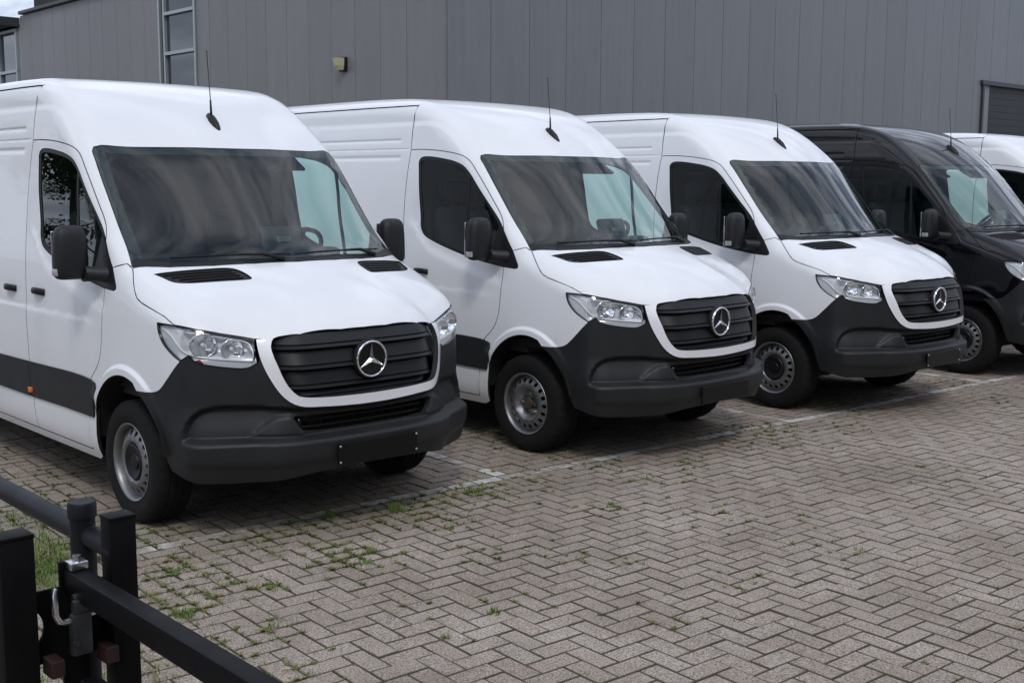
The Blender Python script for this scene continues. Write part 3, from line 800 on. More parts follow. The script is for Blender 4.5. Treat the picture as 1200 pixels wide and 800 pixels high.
# light guide curve and indicator strip
inner = curve([(1.235, 1.15), (1.157, 1.112), (1.097, 1.062), (1.053, 1.030), (.992, 1.010), (.917, .998), (.809, .988), (.690, .978)], .02)
X, _ = lift_side(inner, -.014)
both('light_guide', MB().tube([tuple(p) for p in X], .006, 6).mesh('light_guide', 'white_plastic', True), hl)
topc = curve([(1.06, 1.140), (.95, 1.125), (.83, 1.105), (.715, 1.075), (.690, 1.03), (.688, .985)], .02)
X, _ = lift_side(topc, -.016)
both('chrome_edge', MB().tube([tuple(p) for p in X], .007, 6).mesh('chrome_edge', 'chrome', True), hl)
tl = [(1.20, 1.145), (1.13, 1.15), (1.10, 1.125), (1.12, 1.105), (1.16, 1.115)]
both('turn_signal', panel('turn_signal', densify(tl, .02), lift_side, sp=.03, off=-.02, th=.01, gap=0, mats=('reflector', 'plastic_gloss')), hl)
refl = [(1.0, .985), (.965, .992), (.945, .972), (.975, .968)]
both('side_reflector', panel('side_reflector', densify(refl, .01), lift_side, sp=.02, off=-.012, th=.006, gap=0, mats=('red_reflector', 'red_reflector')), hl, only={1})
# ---- door handles, marker, mirrors, antenna, filler details
def handle(x, z, parent, nm='door_handle'):
    s = x2s(x)
    cup = [(s + .095 * math.cos(t), z + .045 * math.sin(t)) for t in np.linspace(0, 2 * math.pi, 28, endpoint=False)]
    a = both('handle_cup', panel('handle_cup', cup, lift_side, sp=.02, off=lambda s_, z_: .0008 - .018 * (1 - sstep(.3, 1.0, np.sqrt(((s_ - s) / .095) ** 2 + ((z_ - z) / .045) ** 2))), th=0, gap=0, use_grad=False), parent)
    pts = [(s - .082, z - .004), (s - .05, z), (s, z + .002), (s + .05, z), (s + .082, z - .004)]
    X, N = lift_side(np.array(pts), 0.0)
    o = [.004, .026, .032, .026, .004]
    secs = []
    for p, n_, k in zip(X, N, o):
        c = Vector(p) + Vector(n_) * k; n3 = Vector(n_); u = Vector((0, 0, 1)); u = (u - n3 * u.dot(n3)).normalized()
        secs.append([c + u * (.021 * math.cos(t)) + n3 * (.010 * math.sin(t)) for t in np.linspace(0, 2 * math.pi, 10, endpoint=False)])
    both(nm, MB().loft(secs).mesh(nm, 'plastic_black', True), parent)
handle(-1.135, 1.232, dr); handle(-1.60, 1.225, None)
X, N = lift_side(np.array([(x2s(-1.285), .596)]), .016)
mk = MB().bbox(tuple(X[0]), (.055, .018, .034), .006); both('side_marker', mk.mesh('side_marker', 'amber', True, R(40)), None, only={1})
# sticker on the second van's wing
st = [(x2s(.34), .905), (x2s(.315), .905), (x2s(.315), .825), (x2s(.34), .825)]
part('sticker', flip_mesh(panel('sticker', densify(st, .02), lift_side, sp=.02, off=.0012, th=0, gap=0, mats=('paper', 'paper'))), None, only={2})
st2 = [(x2s(.338), .847), (x2s(.318), .847), (x2s(.318), .829), (x2s(.338), .829)]
# mirror: corner plate, arm, housing, indicator, glass
tri = [(1.955, 1.607), (1.913, 1.567), (1.797, 1.428), (1.730, 1.337), (1.727, 1.318), (1.747, 1.310), (2.06, 1.336), (2.03, 1.40), (1.985, 1.50)]
def rrect(cx, cy, hx, hy, z, n=20, p=3.2, tilt=0):
    o = []
    for k in range(n):
        t = 2 * math.pi * k / n; c, s_ = math.cos(t), math.sin(t)
        o.append((cx + hx * math.copysign(abs(c) ** (2 / p), c), cy + hy * math.copysign(abs(s_) ** (2 / p), s_), z))
    return o
MX, MY = -.312, 1.106
secs = [rrect(MX - .004, MY + .01, hx * .060, hy * .094, z) for z, hx, hy in ((1.362, .35, .60), (1.367, .62, .82), (1.380, .85, .95), (1.412, .98, 1.0), (1.48, 1.0, 1.0), (1.56, .98, .97), (1.61, .92, .92), (1.640, .78, .82), (1.658, .52, .62), (1.664, .2, .35))]
mh = mp = both('wing_mirror', MB().loft(secs).mesh('wing_mirror', 'plastic_dark', True, R(50)))
both('mirror_base', panel('mirror_base', densify(tri, .03), lift_side, sp=.04, off=.005, th=.02, gap=.0, mats=('plastic_black', 'plastic_black')), mh)

secs = []
for u in np.linspace(0, 1, 6):
    c = Vector((-.20, .955, 1.385)).lerp(Vector((-.285, 1.06, 1.395)), u); h = .048 - .006 * math.sin(u * math.pi)
    secs.append([(c.x + .055 * math.cos(t), c.y + .03 * math.cos(t) * 0, c.z + h * math.sin(t)) for t in np.linspace(0, 2 * math.pi, 14, endpoint=False)])
both('mirror_arm', MB().loft(secs).mesh('mirror_arm', 'plastic_dark', True, R(50)), mp)
b = MB(); b.bbox((MX - .060, MY + .01, 1.505), (.012, .165, .25), .004); both('mirror_glass', b.mesh('mirror_glass', 'chrome'), mh)
b = MB(); b.bbox((MX - .005, MY + .100, 1.405), (.068, .010, .040), .005); both('mirror_indicator', b.mesh('mirror_indicator', 'silver_plastic', True, R(40)), mh)
# antenna on the roof cap
def roof_pt(x, y=0, off=0.0):
    return Vector((x, y, float(top_z(x, y)) + off))
secs = []
for u, w, h in ((0, .010, .008), (.15, .022, .03), (.45, .030, .044), (.75, .026, .040), (.95, .014, .022), (1, .004, .006)):
    p = roof_pt(-.775 + .155 * u)
    secs.append([(p.x, w * math.cos(t), p.z - .01 + max(0, h * math.sin(t)) * 1.15 if math.sin(t) > 0 else p.z - .01) for t in np.linspace(0, 2 * math.pi, 14, endpoint=False)])
an = part('antenna', MB().loft(secs).mesh('antenna', 'plastic_black', True, R(45)))
p = roof_pt(-.722, 0, .03)
part('antenna_mast', MB().tube([p, p + Vector((-.004, 0, .09)), p + Vector((-.0045, 0, .092)), Vector((-.757, 0, 2.715)), Vector((-.757, 0, 2.731))], [.008, .006, .0032, .0026, .005], 7).mesh('antenna_mast', 'plastic_black', True), an)
# wheel-arch liners, underbody, inner blocks added so no light shows behind the grille
for ax in (0, -3.665):
    b = MB(); n = 22; v = []
    for y in (.985, .60):
        for t in np.linspace(R(12), R(172), n): v.append((ax + ACX + (ACA + .004) * math.cos(t), y, ACZ + (ACB + .004) * math.sin(t)))
    f = [(i, i + 1, n + i + 1, n + i) for i in range(n - 1)]
    b.add(v, f); b.add(v[n:], [tuple(range(n))])
    both('arch_liner', b.mesh('arch_liner', 'under'))
b = MB(); b.box((-2.25, 0, .38), (5.0, 1.30, .22)); b.box((-.9, 0, .45), (.8, 1.8, .2)); b.box((-2.4, 0, .42), (1.6, 1.85, .2)); b.box((.30, 0, .68), (.80, 1.05, .50)); b.box((.60, 0, .46), (.36, .9, .14))
part('underbody_and_blockers', b.mesh('underbody_and_blockers', 'under'))
b = MB(); b.box((-4.90, 0, 1.42), (.06, 1.70, 2.2)); part('rear_door', b.mesh('rear_door', 'paint_white'))
# ---- cab interior
b = MB()
prof = [(.17, 1.39), (.05, 1.442), (-.10, 1.452), (-.26, 1.432), (-.36, 1.37), (-.40, 1.24), (-.37, 1.0), (-.25, .72), (.17, .72)]
W_ = [.84] * 9
b.loft([[(x - (.31 * y * y + .01 if x > -.2 else .10 * y * y), y, z - .03 * y * y) for x, z in prof] for y in (-.86, -.7, -.5, -.25, 0, .25, .5, .7, .86)])
da = part('dashboard', b.mesh('dashboard', 'dash_top'))
b = MB(); rot = Matrix.Rotation(R(-18), 3, 'Y'); b.bbox((-.20, .17, 1.53), (.05, .29, .22), .025, rot)
part('centre_display', b.mesh('centre_display', 'plastic_black', True, R(40)), da)
b = MB(); b.bbox((-.163, .17, 1.555), (.006, .10, .035), .004, rot); part('display_badge', b.mesh('display_badge', 'interior_badge'), da)
b = MB(); b.bbox((-.28, .46, 1.44), (.16, .34, .10), .03); part('instrument_hood', b.mesh('instrument_hood', 'interior', True, R(40)), da)
b = MB(); c0 = Vector((-.50, .46, 1.46)); axw = Vector((-.75, 0, .66)).normalized(); u = axw.cross(Vector((0, 1, 0))).normalized(); w = Vector((0, 1, 0))
b.tube([c0 + (u * math.cos(t) + w * math.sin(t)) * .19 for t in np.linspace(0, 2 * math.pi, 37)], .016, 8, cap=False)
for t in (R(90), R(-90), R(180)): b.tube([c0, c0 + (u * math.cos(t) + w * math.sin(t)) * .19], [.03, .014], 6)
b.tube([c0 - axw * .02, c0 + axw * .02], .06, 14)
part('steering_wheel', b.mesh('steering_wheel', 'interior', True, R(50)))
def seat(y, w, heads):
    b = MB(); b.bbox((-.92, y, .96), (.50, w, .16), .05); b.bbox((-1.17, y, 1.36), (.14, w * .95, .72), .06, Matrix.Rotation(R(12), 3, 'Y') if False else Matrix.Rotation(R(-10), 3, 'Y'))
    for h in heads: b.bbox((-1.25, y + h, 1.84), (.10, .25, .20), .045); b.tube([(-1.24, y + h - .05, 1.66), (-1.25, y + h - .05, 1.78)], .008); b.tube([(-1.24, y + h + .05, 1.66), (-1.25, y + h + .05, 1.78)], .008)
    return b.mesh('seat', 'seat_cloth', True, R(50))
part('seat', seat(.46, .52, [0])); part('seat', seat(-.34, .90, [-.22, .22]))
b = MB(); b.box((-1.40, 0, 1.50), (.03, 1.66, 1.95)); part('bulkhead', b.mesh('bulkhead', 'interior_grey'))
b = MB(); b.box((-.62, 0, .78), (1.6, 1.80, .06)); part('cab_floor', b.mesh('cab_floor', 'interior'))
b = MB(); b.bbox((-1.08, 0, 2.13), (.58, 1.46, .05), .02); part('headliner', b.mesh('headliner', 'interior_grey', True, R(40)))
for y in (-.42, .42):
    b = MB(); b.bbox((-.66, y, 2.03), (.17, .38, .022), .008, Matrix.Rotation(R(30), 3, 'Y')); part('sun_visor', b.mesh('sun_visor', 'interior_grey', True, R(40)))
b = MB(); b.box((-.13, .66, 1.450), (.15, .22, .0015), Matrix.Rotation(R(-6), 3, 'Y')); part('paper_sheet', b.mesh('paper_sheet', 'paper'), da, only={2})
# ---- wheels
def tyre_mesh():
    Wd = .115
    prof = [(.214, -.098), (.232, -.108), (.262, -.117), (.295, -.118), (.322, -.110), (.338, -.100), (.346, -.088), (.3495, -.070), (.350, -.046), (.343, -.043), (.343, -.037), (.3505, -.034), (.351, -.005), (.343, -.002), (.343, .004), (.351, .007), (.3505, .034), (.343, .037), (.343, .043), (.350, .046), (.3495, .070), (.346, .088), (.338, .100), (.322, .110), (.295, .118), (.262, .117), (.232, .108), (.214, .098)]
    nn = 120
    def mod(j, k):
        if j in (5, 6, 7, 20, 21, 22) and k % 4 == 0: return -.007
        if j in (8, 11, 12, 15, 16, 19) and (k + j) % 5 == 0: return -.004
        return 0
    b = MB(); b.lathe_y(prof, nn, mod=mod)
    return b.mesh('tyre', 'rubber', True, R(35))
def rim_mesh():
    b = MB()
    prof = [(.214, .098), (.222, .104), (.2235, .107), (.221, .110), (.216, .109), (.208, .100), (.203, .085), (.200, .06), (.196, .04), (.190, .0), (.186, -.09)]
    b.lathe_y(prof, 64)
    prof2 = [(.203, .088), (.200, .090), (.196, .084)]
    # disc with a ring of holes
    sec = lambda r: np.interp(r, [.0, .035, .06, .075, .088, .100, .112, .126, .145, .172, .186, .197], [.052, .052, .052, .052, .056, .074, .093, .099, .094, .080, .070, .064])
    outer = [(.197 * math.cos(t), .197 * math.sin(t)) for t in np.linspace(0, 2 * math.pi, 80, endpoint=False)]
    nh = 18; holes = []
    for k in range(nh):
        a = 2 * math.pi * k / nh
        ca = np.array((.165 * math.cos(a), .165 * math.sin(a))); ra = np.array((math.cos(a), math.sin(a))); ta = np.array((-math.sin(a), math.cos(a)))
        holes.append(np.array([ca + ra * .0170 * math.cos(t) + ta * .0150 * math.sin(t) for t in np.linspace(0, 2 * math.pi, 12, endpoint=False)]))
    v2, T = fill(np.array(outer), holes, .016)
    v = [(p[0], float(sec(np.hypot(*p))), p[1]) for p in v2]
    b.add(v, [tuple(t) for t in T])
    for h in holes:                      # pressed hole edges
        n = len(h); vv = [(p[0], float(sec(np.hypot(*p))), p[1]) for p in h] + [(p[0], float(sec(np.hypot(*p))) - .010, p[1]) for p in h]
        b.add(vv, [(i, (i + 1) % n, n + (i + 1) % n, n + i) for i in range(n)])
    return b.mesh('rim', 'steel_silver', True, R(40))
def cap_mesh():
    b = MB(); b.lathe_y([(.104, .076), (.102, .092), (.096, .098), (.082, .094), (.060, .082), (.045, .080), (.040, .088), (.0, .090)], 40)
    return b.mesh('hub_cap', 'plastic_black', True, R(35))
def hub_mesh():
    b = MB(); b.lathe_y([(.042, .052), (.042, .076), (.036, .083), (.0, .083)], 24)
    return b.mesh('hub', 'hub_iron', True, R(35))
def nuts_mesh(k):
    a = 2 * math.pi * k / 6
    b = MB(); b.tube([(.068 * math.cos(a), .050, .068 * math.sin(a)), (.068 * math.cos(a), .080, .068 * math.sin(a))], .0115, 6)
    return b.mesh('wheel_nut', 'bolt_steel')
TY, RM, CP, HB = tyre_mesh(), rim_mesh(), cap_mesh(), hub_mesh()
NUTS = [nuts_mesh(k) for k in range(6)]
DARK = MB().lathe_y([(.195, -.02), (.0, -.02)], 40).mesh('brake_drum', 'under')
def yflip(me): return flip_mesh(me)
FL = {id(m): yflip(m) for m in [TY, RM, CP, HB, DARK] + NUTS}
for ax in (0.0, -3.665):
    for sg in (-1, 1):
        g = (lambda m: m) if sg > 0 else (lambda m: FL[id(m)])
        lo = (ax, sg * .845, .345)
        w = part('wheel', g(TY), loc=lo); r = part('rim', g(RM), w); part('brake_drum', g(DARK), w)
        part('hub_cap', g(CP), w, only={1, 3, 4, 5}); part('hub', g(HB), w, only={2})
        for k in range(6): part('wheel_nut', g(NUTS[k]), w, only={2})

# ---------------------------------------------------------------- park the vans
def spawn_van(num, x, y, yaw, label, black=False):
    e = bpy.data.objects.new('delivery_van', None); COL.objects.link(e)
    e.location = (x, y, 0); e.rotation_euler = (0, 0, R(yaw)); e.empty_display_size = .3
    tag(e, label, 'van', 'delivery vans parked in a row')
    objs = {}
    for i, p in enumerate(PARTS):
        if p['only'] is not None and num not in p['only']: continue
        o = bpy.data.objects.new(p['name'], p['mesh']); COL.objects.link(o)
        o.parent = e if p['parent'] is None else objs[p['parent']]
        if p['loc'] is not None: o.location = p['loc']
        if black:
            for sl in o.material_slots:
                if sl.material == MATS['paint_white']:
                    sl.link = 'OBJECT'; sl.material = MATS['paint_black']
        objs[i] = o
    return e
spawn_van(1, 0, 0, 0, 'white delivery van nearest the camera, beside the black gate posts')
spawn_van(2, .159, 2.880, .627, 'second white van with bare wheel hub and paper on its dashboard')
spawn_van(3, .371, 5.624, -1.131, 'third white van, parked next to the black van')
spawn_van(4, .534, 8.640, -.388, 'glossy black delivery van with matching dark mirrors', True)
spawn_van(5, .366, 11.88, .03, 'white van mostly hidden behind the black van')
# ---------------------------------------------------------------- ground, paving, weeds
def brick_mat(name, painted=False):
    m = bpy.data.materials.new(name); m.use_nodes = True
    n, l = m.node_tree.nodes, m.node_tree.links; b = n['Principled BSDF']
    geo = n.new('ShaderNodeNewGeometry'); oi = n.new('ShaderNodeObjectInfo'); tc = n.new('ShaderNodeTexCoord')
    pos = geo.outputs['Position']
    ad = n.new('ShaderNodeMath'); ad.operation = 'ADD'; l.new(geo.outputs['Random Per Island'], ad.inputs[0]); l.new(oi.outputs['Random'], ad.inputs[1])
    fr = n.new('ShaderNodeMath'); fr.operation = 'FRACT'; l.new(ad.outputs[0], fr.inputs[0])
    cr = n.new('ShaderNodeValToRGB'); el = cr.color_ramp.elements
    cols = [(0, (0.321, 0.27, 0.234)), (0.25, (0.342, 0.295, 0.257)), (0.5, (0.357, 0.31, 0.274)), (0.72, (0.35, 0.295, 0.256)), (0.88, (0.334, 0.295, 0.263)), (1, (0.369, 0.324, 0.287))]
    el[0].position = 0; el[0].color = (*cols[0][1], 1); el[1].position = 1; el[1].color = (*cols[-1][1], 1)
    for p, c in cols[1:-1]:
        q = el.new(p); q.color = (*c, 1)
    l.new(fr.outputs[0], cr.inputs[0])
    def noise(scale, detail=4, rough=.6):
        t = n.new('ShaderNodeTexNoise'); t.inputs['Scale'].default_value = scale; t.inputs['Detail'].default_value = detail; t.inputs['Roughness'].default_value = rough
        l.new(pos, t.inputs['Vector']); return t.outputs['Fac']
    def rng(src, a, b_, c, d):
        r = n.new('ShaderNodeMapRange'); r.inputs[1].default_value = a; r.inputs[2].default_value = b_; r.inputs[3].default_value = c; r.inputs[4].default_value = d
        l.new(src, r.inputs[0]); return r.outputs[0]
    def mix(mode, fac, a, b_):
        x = n.new('ShaderNodeMixRGB'); x.blend_type = mode
        if isinstance(fac, float): x.inputs[0].default_value = fac
        else: l.new(fac, x.inputs[0])
        for k, q in ((1, a), (2, b_)):
            if isinstance(q, tuple): x.inputs[k].default_value = (*q, 1)
            else: l.new(q, x.inputs[k])
        return x.outputs[0]
    col = cr.outputs[0]
    g2 = noise(135, 4, .8)
    col = mix('MULTIPLY', 1.0, col, mix('MIX', rng(g2, .40, .60, 0, 1), (.42, .40, .375), (1.55, 1.54, 1.52)))     # exposed grit
    vo = n.new('ShaderNodeTexVoronoi'); vo.inputs['Scale'].default_value = 120; l.new(pos, vo.inputs['Vector'])
    col = mix('MIX', rng(vo.outputs['Distance'], .12, .24, .7, 0), col, (.42, .40, .37)) 
    vo2 = n.new('ShaderNodeTexVoronoi'); vo2.inputs['Scale'].default_value = 70; l.new(pos, vo2.inputs['Vector'])
    col = mix('MIX', rng(vo2.outputs['Distance'], .16, .30, .85, 0), col, (.05, .046, .042))
    col = mix('MULTIPLY', 1.0, col, mix('MIX', rng(noise(1.1, 6, .65), .35, .68, 0, 1), (.74, .71, .67), (1.14, 1.13, 1.12)))    # broad stains
    col = mix('MIX', rng(noise(3.3, 8, .8), .60, .80, 0, .30), col, (.12, .118, .07))                                       # moss film
    col = mix('MIX', rng(noise(5.5, 3), .62, .75, 0, .3), col, (.10, .085, .07))
    if painted:
        wear = noise(9, 6, .75)
        w2 = n.new('ShaderNodeMath'); w2.operation = 'MULTIPLY_ADD'; w2.inputs[1].default_value = .22; l.new(fr.outputs[0], w2.inputs[0]); l.new(wear, w2.inputs[2])
        col = mix('MIX', rng(w2.outputs[0], .52, .70, .92, .08), col, (.62, .62, .60))
    l.new(col, b.inputs['Base Color']); b.inputs['Roughness'].default_value = .86; b.inputs['Specular IOR Level'].default_value = .3
    bp = n.new('ShaderNodeBump'); bp.inputs['Strength'].default_value = .5; bp.inputs['Distance'].default_value = .003
    l.new(noise(300, 3, .7), bp.inputs['Height']); l.new(bp.outputs[0], b.inputs['Normal'])
    MATS[name] = m
brick_mat('paver_concrete'); brick_mat('paver_painted', True)
mat('joint_sand', (.030, .022, .016), .95, noise=.3, nscale=5, col2=(.042, .038, .020), bump=.5, bscale=120)
mat('paver_edge', (.125, .100, .078), .95, noise=.3, nscale=12, col2=(.11, .10, .06))
mat('far_ground', (.15, .138, .124), .9, noise=.2, nscale=.6)
mat('leaf', (.12, .15, .035), .6, noise=.35, nscale=30)
mat('grass_green', (.10, .17, .022), .6, noise=.3, nscale=25)
mat('leaf_dry', (.20, .19, .075), .7, noise=.3, nscale=30)

b = MB(); b.add([(-260, -260, -.05), (260, -260, -.05), (260, 260, -.05), (-260, 260, -.05)], [(0, 1, 2, 3)])
tag(link('ground', b.mesh('ground', 'far_ground')), kind='structure')
PA = R(3.0); CU, SU = math.cos(PA), math.sin(PA); POX, POY = .512, 0.0; CELL = .1065
def pv(u, v): return (POX + u * CU + v * SU, POY - u * SU + v * CU)
wav = lambda x, y: .004 * math.sin(x * 1.3 + .7 * y) + .003 * math.sin(2.1 * y - .8 * x + 1)
b = MB(); nu_, nv_ = 46, 78; vv = []
for jj in range(nv_ + 1):
    for ii in range(nu_ + 1):
        x, y = pv(-5.2 + 11.4 * ii / nu_, -4.6 + 19.4 * jj / nv_); vv.append((x, y, wav(x, y) - .019))
b.add(vv, [(jj * (nu_ + 1) + ii, jj * (nu_ + 1) + ii + 1, (jj + 1) * (nu_ + 1) + ii + 1, (jj + 1) * (nu_ + 1) + ii) for jj in range(nv_) for ii in range(nu_)])
pav = link('pavement', b.mesh('pavement', 'joint_sand')); tag(pav, kind='structure')
def proj(p):
    d = Vector(p) - CAM; w = d.dot(c_fw)
    if w < .3: return None
    k = 1385.3 / w; return (600 + k * d.dot(c_rt), 400 - k * d.dot(c_up), w)
I0 = 0; LINES_J = [int(round((y) / CELL)) for y in (1.235, 4.265, 7.33, 10.4)]
def is_line(i, j):
    if i == I0 and -14 < j: return True
    return (j in LINES_J) and i < I0
bricks = []      # (centre u, v, length along u?, half?, painted)
iu0, iu1, jv0, jv1 = int(-4.4 / CELL), int(5.4 / CELL), int(-4.0 / CELL), int(14.0 / CELL)
for i in range(iu0, iu1):
    for j in range(jv0, jv1):
        if is_line(i, j):
            if i == I0:
                if j % 2 == 0: bricks.append((i + .5, j + 1, 1, 2, True))
            elif i % 2 == 0 and i + 1 < I0: bricks.append((i + 1, j + .5, 2, 1, True))
            continue
        k = (i + j) % 4
        if k == 0:
            if is_line(i + 1, j): bricks.append((i + .5, j + .5, 1, 1, False))
            else: bricks.append((i + 1, j + .5, 2, 1, False))
        elif k == 1:
            if is_line(i - 1, j): bricks.append((i + .5, j + .5, 1, 1, False))
        elif k == 2:
            if is_line(i, j + 1): bricks.append((i + .5, j + .5, 1, 1, False))
            else: bricks.append((i + .5, j + 1, 1, 2, False))
        elif k == 3:
            if is_line(i, j - 1): bricks.append((i + .5, j + .5, 1, 1, False))
def brick_geo(lu, lv):
    g = .0030; hx, hy = lu * CELL / 2 - g, lv * CELL / 2 - g; c = .0036
    v = [(sx * (hx - c), sy * (hy - c), 0) for sx, sy in ((-1, -1), (1, -1), (1, 1), (-1, 1))]
    v += [(sx * hx, sy * hy, -c * .8) for sx, sy in ((-1, -1), (1, -1), (1, 1), (-1, 1))]
    v += [(sx * hx, sy * hy, -.03) for sx, sy in ((-1, -1), (1, -1), (1, 1), (-1, 1))]
    f = [(0, 1, 2, 3)] + [(i, 4 + i, 4 + (i + 1) % 4, (i + 1) % 4) for i in range(4)] + [(4 + i, 8 + i, 8 + (i + 1) % 4, 4 + (i + 1) % 4) for i in range(4)]
    return v, f
GEO = {(a, c): brick_geo(a, c) for a, c in ((2, 1), (1, 2), (1, 1))}
info = []
for bi, (cu, cv, lu, lv, pt) in enumerate(bricks):
    x, y = pv(cu * CELL, cv * CELL); d2 = (x - CAM.x) ** 2 + (y - CAM.y) ** 2
    info.append((x, y, d2))
def shown(x, y):
    p = proj((x, y, 0)); 
    if not p or not (10 < p[0] < 1190 and p[1] < 792): return False
    return True
order = sorted([k for k in range(len(bricks)) if shown(info[k][0], info[k][1])], key=lambda k: info[k][2])
big = set(order[:300])
rg = np.random.default_rng(3)
wav = lambda x, y: .004 * math.sin(x * 1.3 + .7 * y) + .003 * math.sin(2.1 * y - .8 * x + 1)
BM = {}
for kk, (v, f) in GEO.items():
    for pt in (False, True): BM[(kk, pt)] = add_mesh('paver', v, f, mats=['paver_painted' if pt else 'paver_concrete', 'paver_edge'], midx=[0] + [1] * 8)
jv, jf, jm = [], [], []
for k, (cu, cv, lu, lv, pt) in enumerate(bricks):
    x, y, _ = info[k]
    z = wav(x, y) - .004 + rg.normal(0, .0011); ang = -PA + rg.normal(0, .010); tx, ty = rg.normal(0, .007, 2)
    x += rg.normal(0, .0009); y += rg.normal(0, .0009)
    if k in big:
        o = bpy.data.objects.new('paver', BM[((lu, lv), pt)]); COL.objects.link(o); o.parent = pav
        o.location = (x, y, z); o.rotation_euler = (tx, ty, ang)
    else:
        v, f = GEO[(lu, lv)]; ca, sa = math.cos(ang), math.sin(ang); b0 = len(jv)
        jv += [(x + p[0] * ca - p[1] * sa, y + p[0] * sa + p[1] * ca, z + p[2] + p[1] * tx - p[0] * ty) for p in v]
        jf += [tuple(q + b0 for q in fa) for fa in f]; jm += [1 if pt else 0] + [2] * (len(f) - 1)
me = add_mesh('paver_field', jv, jf, mats=['paver_concrete', 'paver_painted', 'paver_edge'], midx=jm)
tag(link('paver_field', me, pav), kind='stuff')

# weeds: thin bent blades and flat rosettes growing out of the joints
def blades(b, x, y, n, h, spread, rr, m=0, lean=.5, wd=.0028):
    for _ in range(n):
        a = rr.uniform(0, 2 * math.pi); r0 = spread * math.sqrt(rr.random()); bx, by = x + r0 * math.cos(a), y + r0 * math.sin(a)
        d = rr.uniform(0, 2 * math.pi); hh = h * rr.uniform(.45, 1.1); ln = hh * rr.uniform(.2, 1) * lean * 1.6; w = wd * rr.uniform(.7, 1.3)
        px, py = -math.sin(d) * w, math.cos(d) * w; cx, cy = math.cos(d), math.sin(d); z0 = wav(bx, by) - .012
        v = [(bx - px, by - py, z0), (bx + px, by + py, z0), (bx + cx * ln * .35 - px * .8, by + cy * ln * .35 - py * .8, z0 + hh * .6), (bx + cx * ln * .35 + px * .8, by + cy * ln * .35 + py * .8, z0 + hh * .6), (bx + cx * ln, by + cy * ln, z0 + hh * rr.uniform(.8, 1))]
        b.add(v, [(0, 1, 3, 2), (2, 3, 4)], m)
def rosette(b, x, y, n, r, rr, m=0):
    for _ in range(n):
        d = rr.uniform(0, 2 * math.pi); L = r * rr.uniform(.5, 1); w = L * rr.uniform(.22, .34); up = rr.uniform(.1, .6) * L
        cx, cy = math.cos(d), math.sin(d); px, py = -cy * w, cx * w; z0 = wav(x, y) - .004
        v = [(x, y, z0), (x + cx * L * .55 + px, y + cy * L * .55 + py, z0 + up), (x + cx * L, y + cy * L, z0 + up * .8), (x + cx * L * .55 - px, y + cy * L * .55 - py, z0 + up)]
        b.add(v, [(0, 1, 2, 3)], m)
rw = random.Random(21)
def ground_at(px, py):
    d = c_fw + c_rt * ((px - 600) / 1385.3) + c_up * ((400 - py) / 1385.3); t = -CAM.z / d.z; return CAM.x + d.x * t, CAM.y + d.y * t
NAMED = [  # where the photograph shows single plants, and how they look
    ((215, 722), 60, .055, .045, 0, 'bushy grass tuft near the gate beam, largest of the weeds on the open paving'),
    ((318, 689), 0, .05, .035, 14, 'small flat leafy weed right of the gate beam'),
    ((275, 683), 26, .03, .045, 6, 'low leafy weed left of the small flat weed'),
    ((205, 668), 45, .035, .06, 10, 'spreading weed patch beside the tall black gate post'),
    ((465, 600), 34, .09, .05, 0, 'grass tuft at the shadow edge in front of the nearest van'),
    ((555, 577), 40, .055, .06, 4, 'weed tuft on the white line corner between first and second van'),
    ((580, 717), 26, .045, .03, 0, 'lone grass sprig in the middle of the open paving'),
    ((715, 594), 18, .04, .03, 5, 'small weed below the second van bumper on open paving'),
    ((386, 606), 30, .06, .05, 3, 'weed below the nearest van number plate carrier'),
    ((527, 620), 24, .05, .03, 0, 'short grass sprig right of the nearest van shadow'),
    ((320, 735), 22, .035, .03, 0, 'low grass sprig below the flat leafy weed'),
    ((430, 660), 44, .03, .045, 5, 'low mat of grass left of the picture centre'),
]
for (pp, n, h, sp_, nr, lab) in NAMED:
    b = MB(); x, y = ground_at(*pp)
    blades(b, x, y, n, h, sp_, rw)
    if nr: rosette(b, x, y, nr, .035, rw)
    o = link('weed', b.mesh('weed', ['grass_green', 'leaf_dry'])); tag(o, lab, 'weed', 'weeds growing between the pavers')
b = MB()
def joint_snap(x, y):
    dx, dy = x - POX, y - POY; u = dx * CU - dy * SU; v = dx * SU + dy * CU
    if rw.random() < .5: u = round(u / CELL) * CELL
    else: v = round(v / CELL) * CELL
    return pv(u, v)
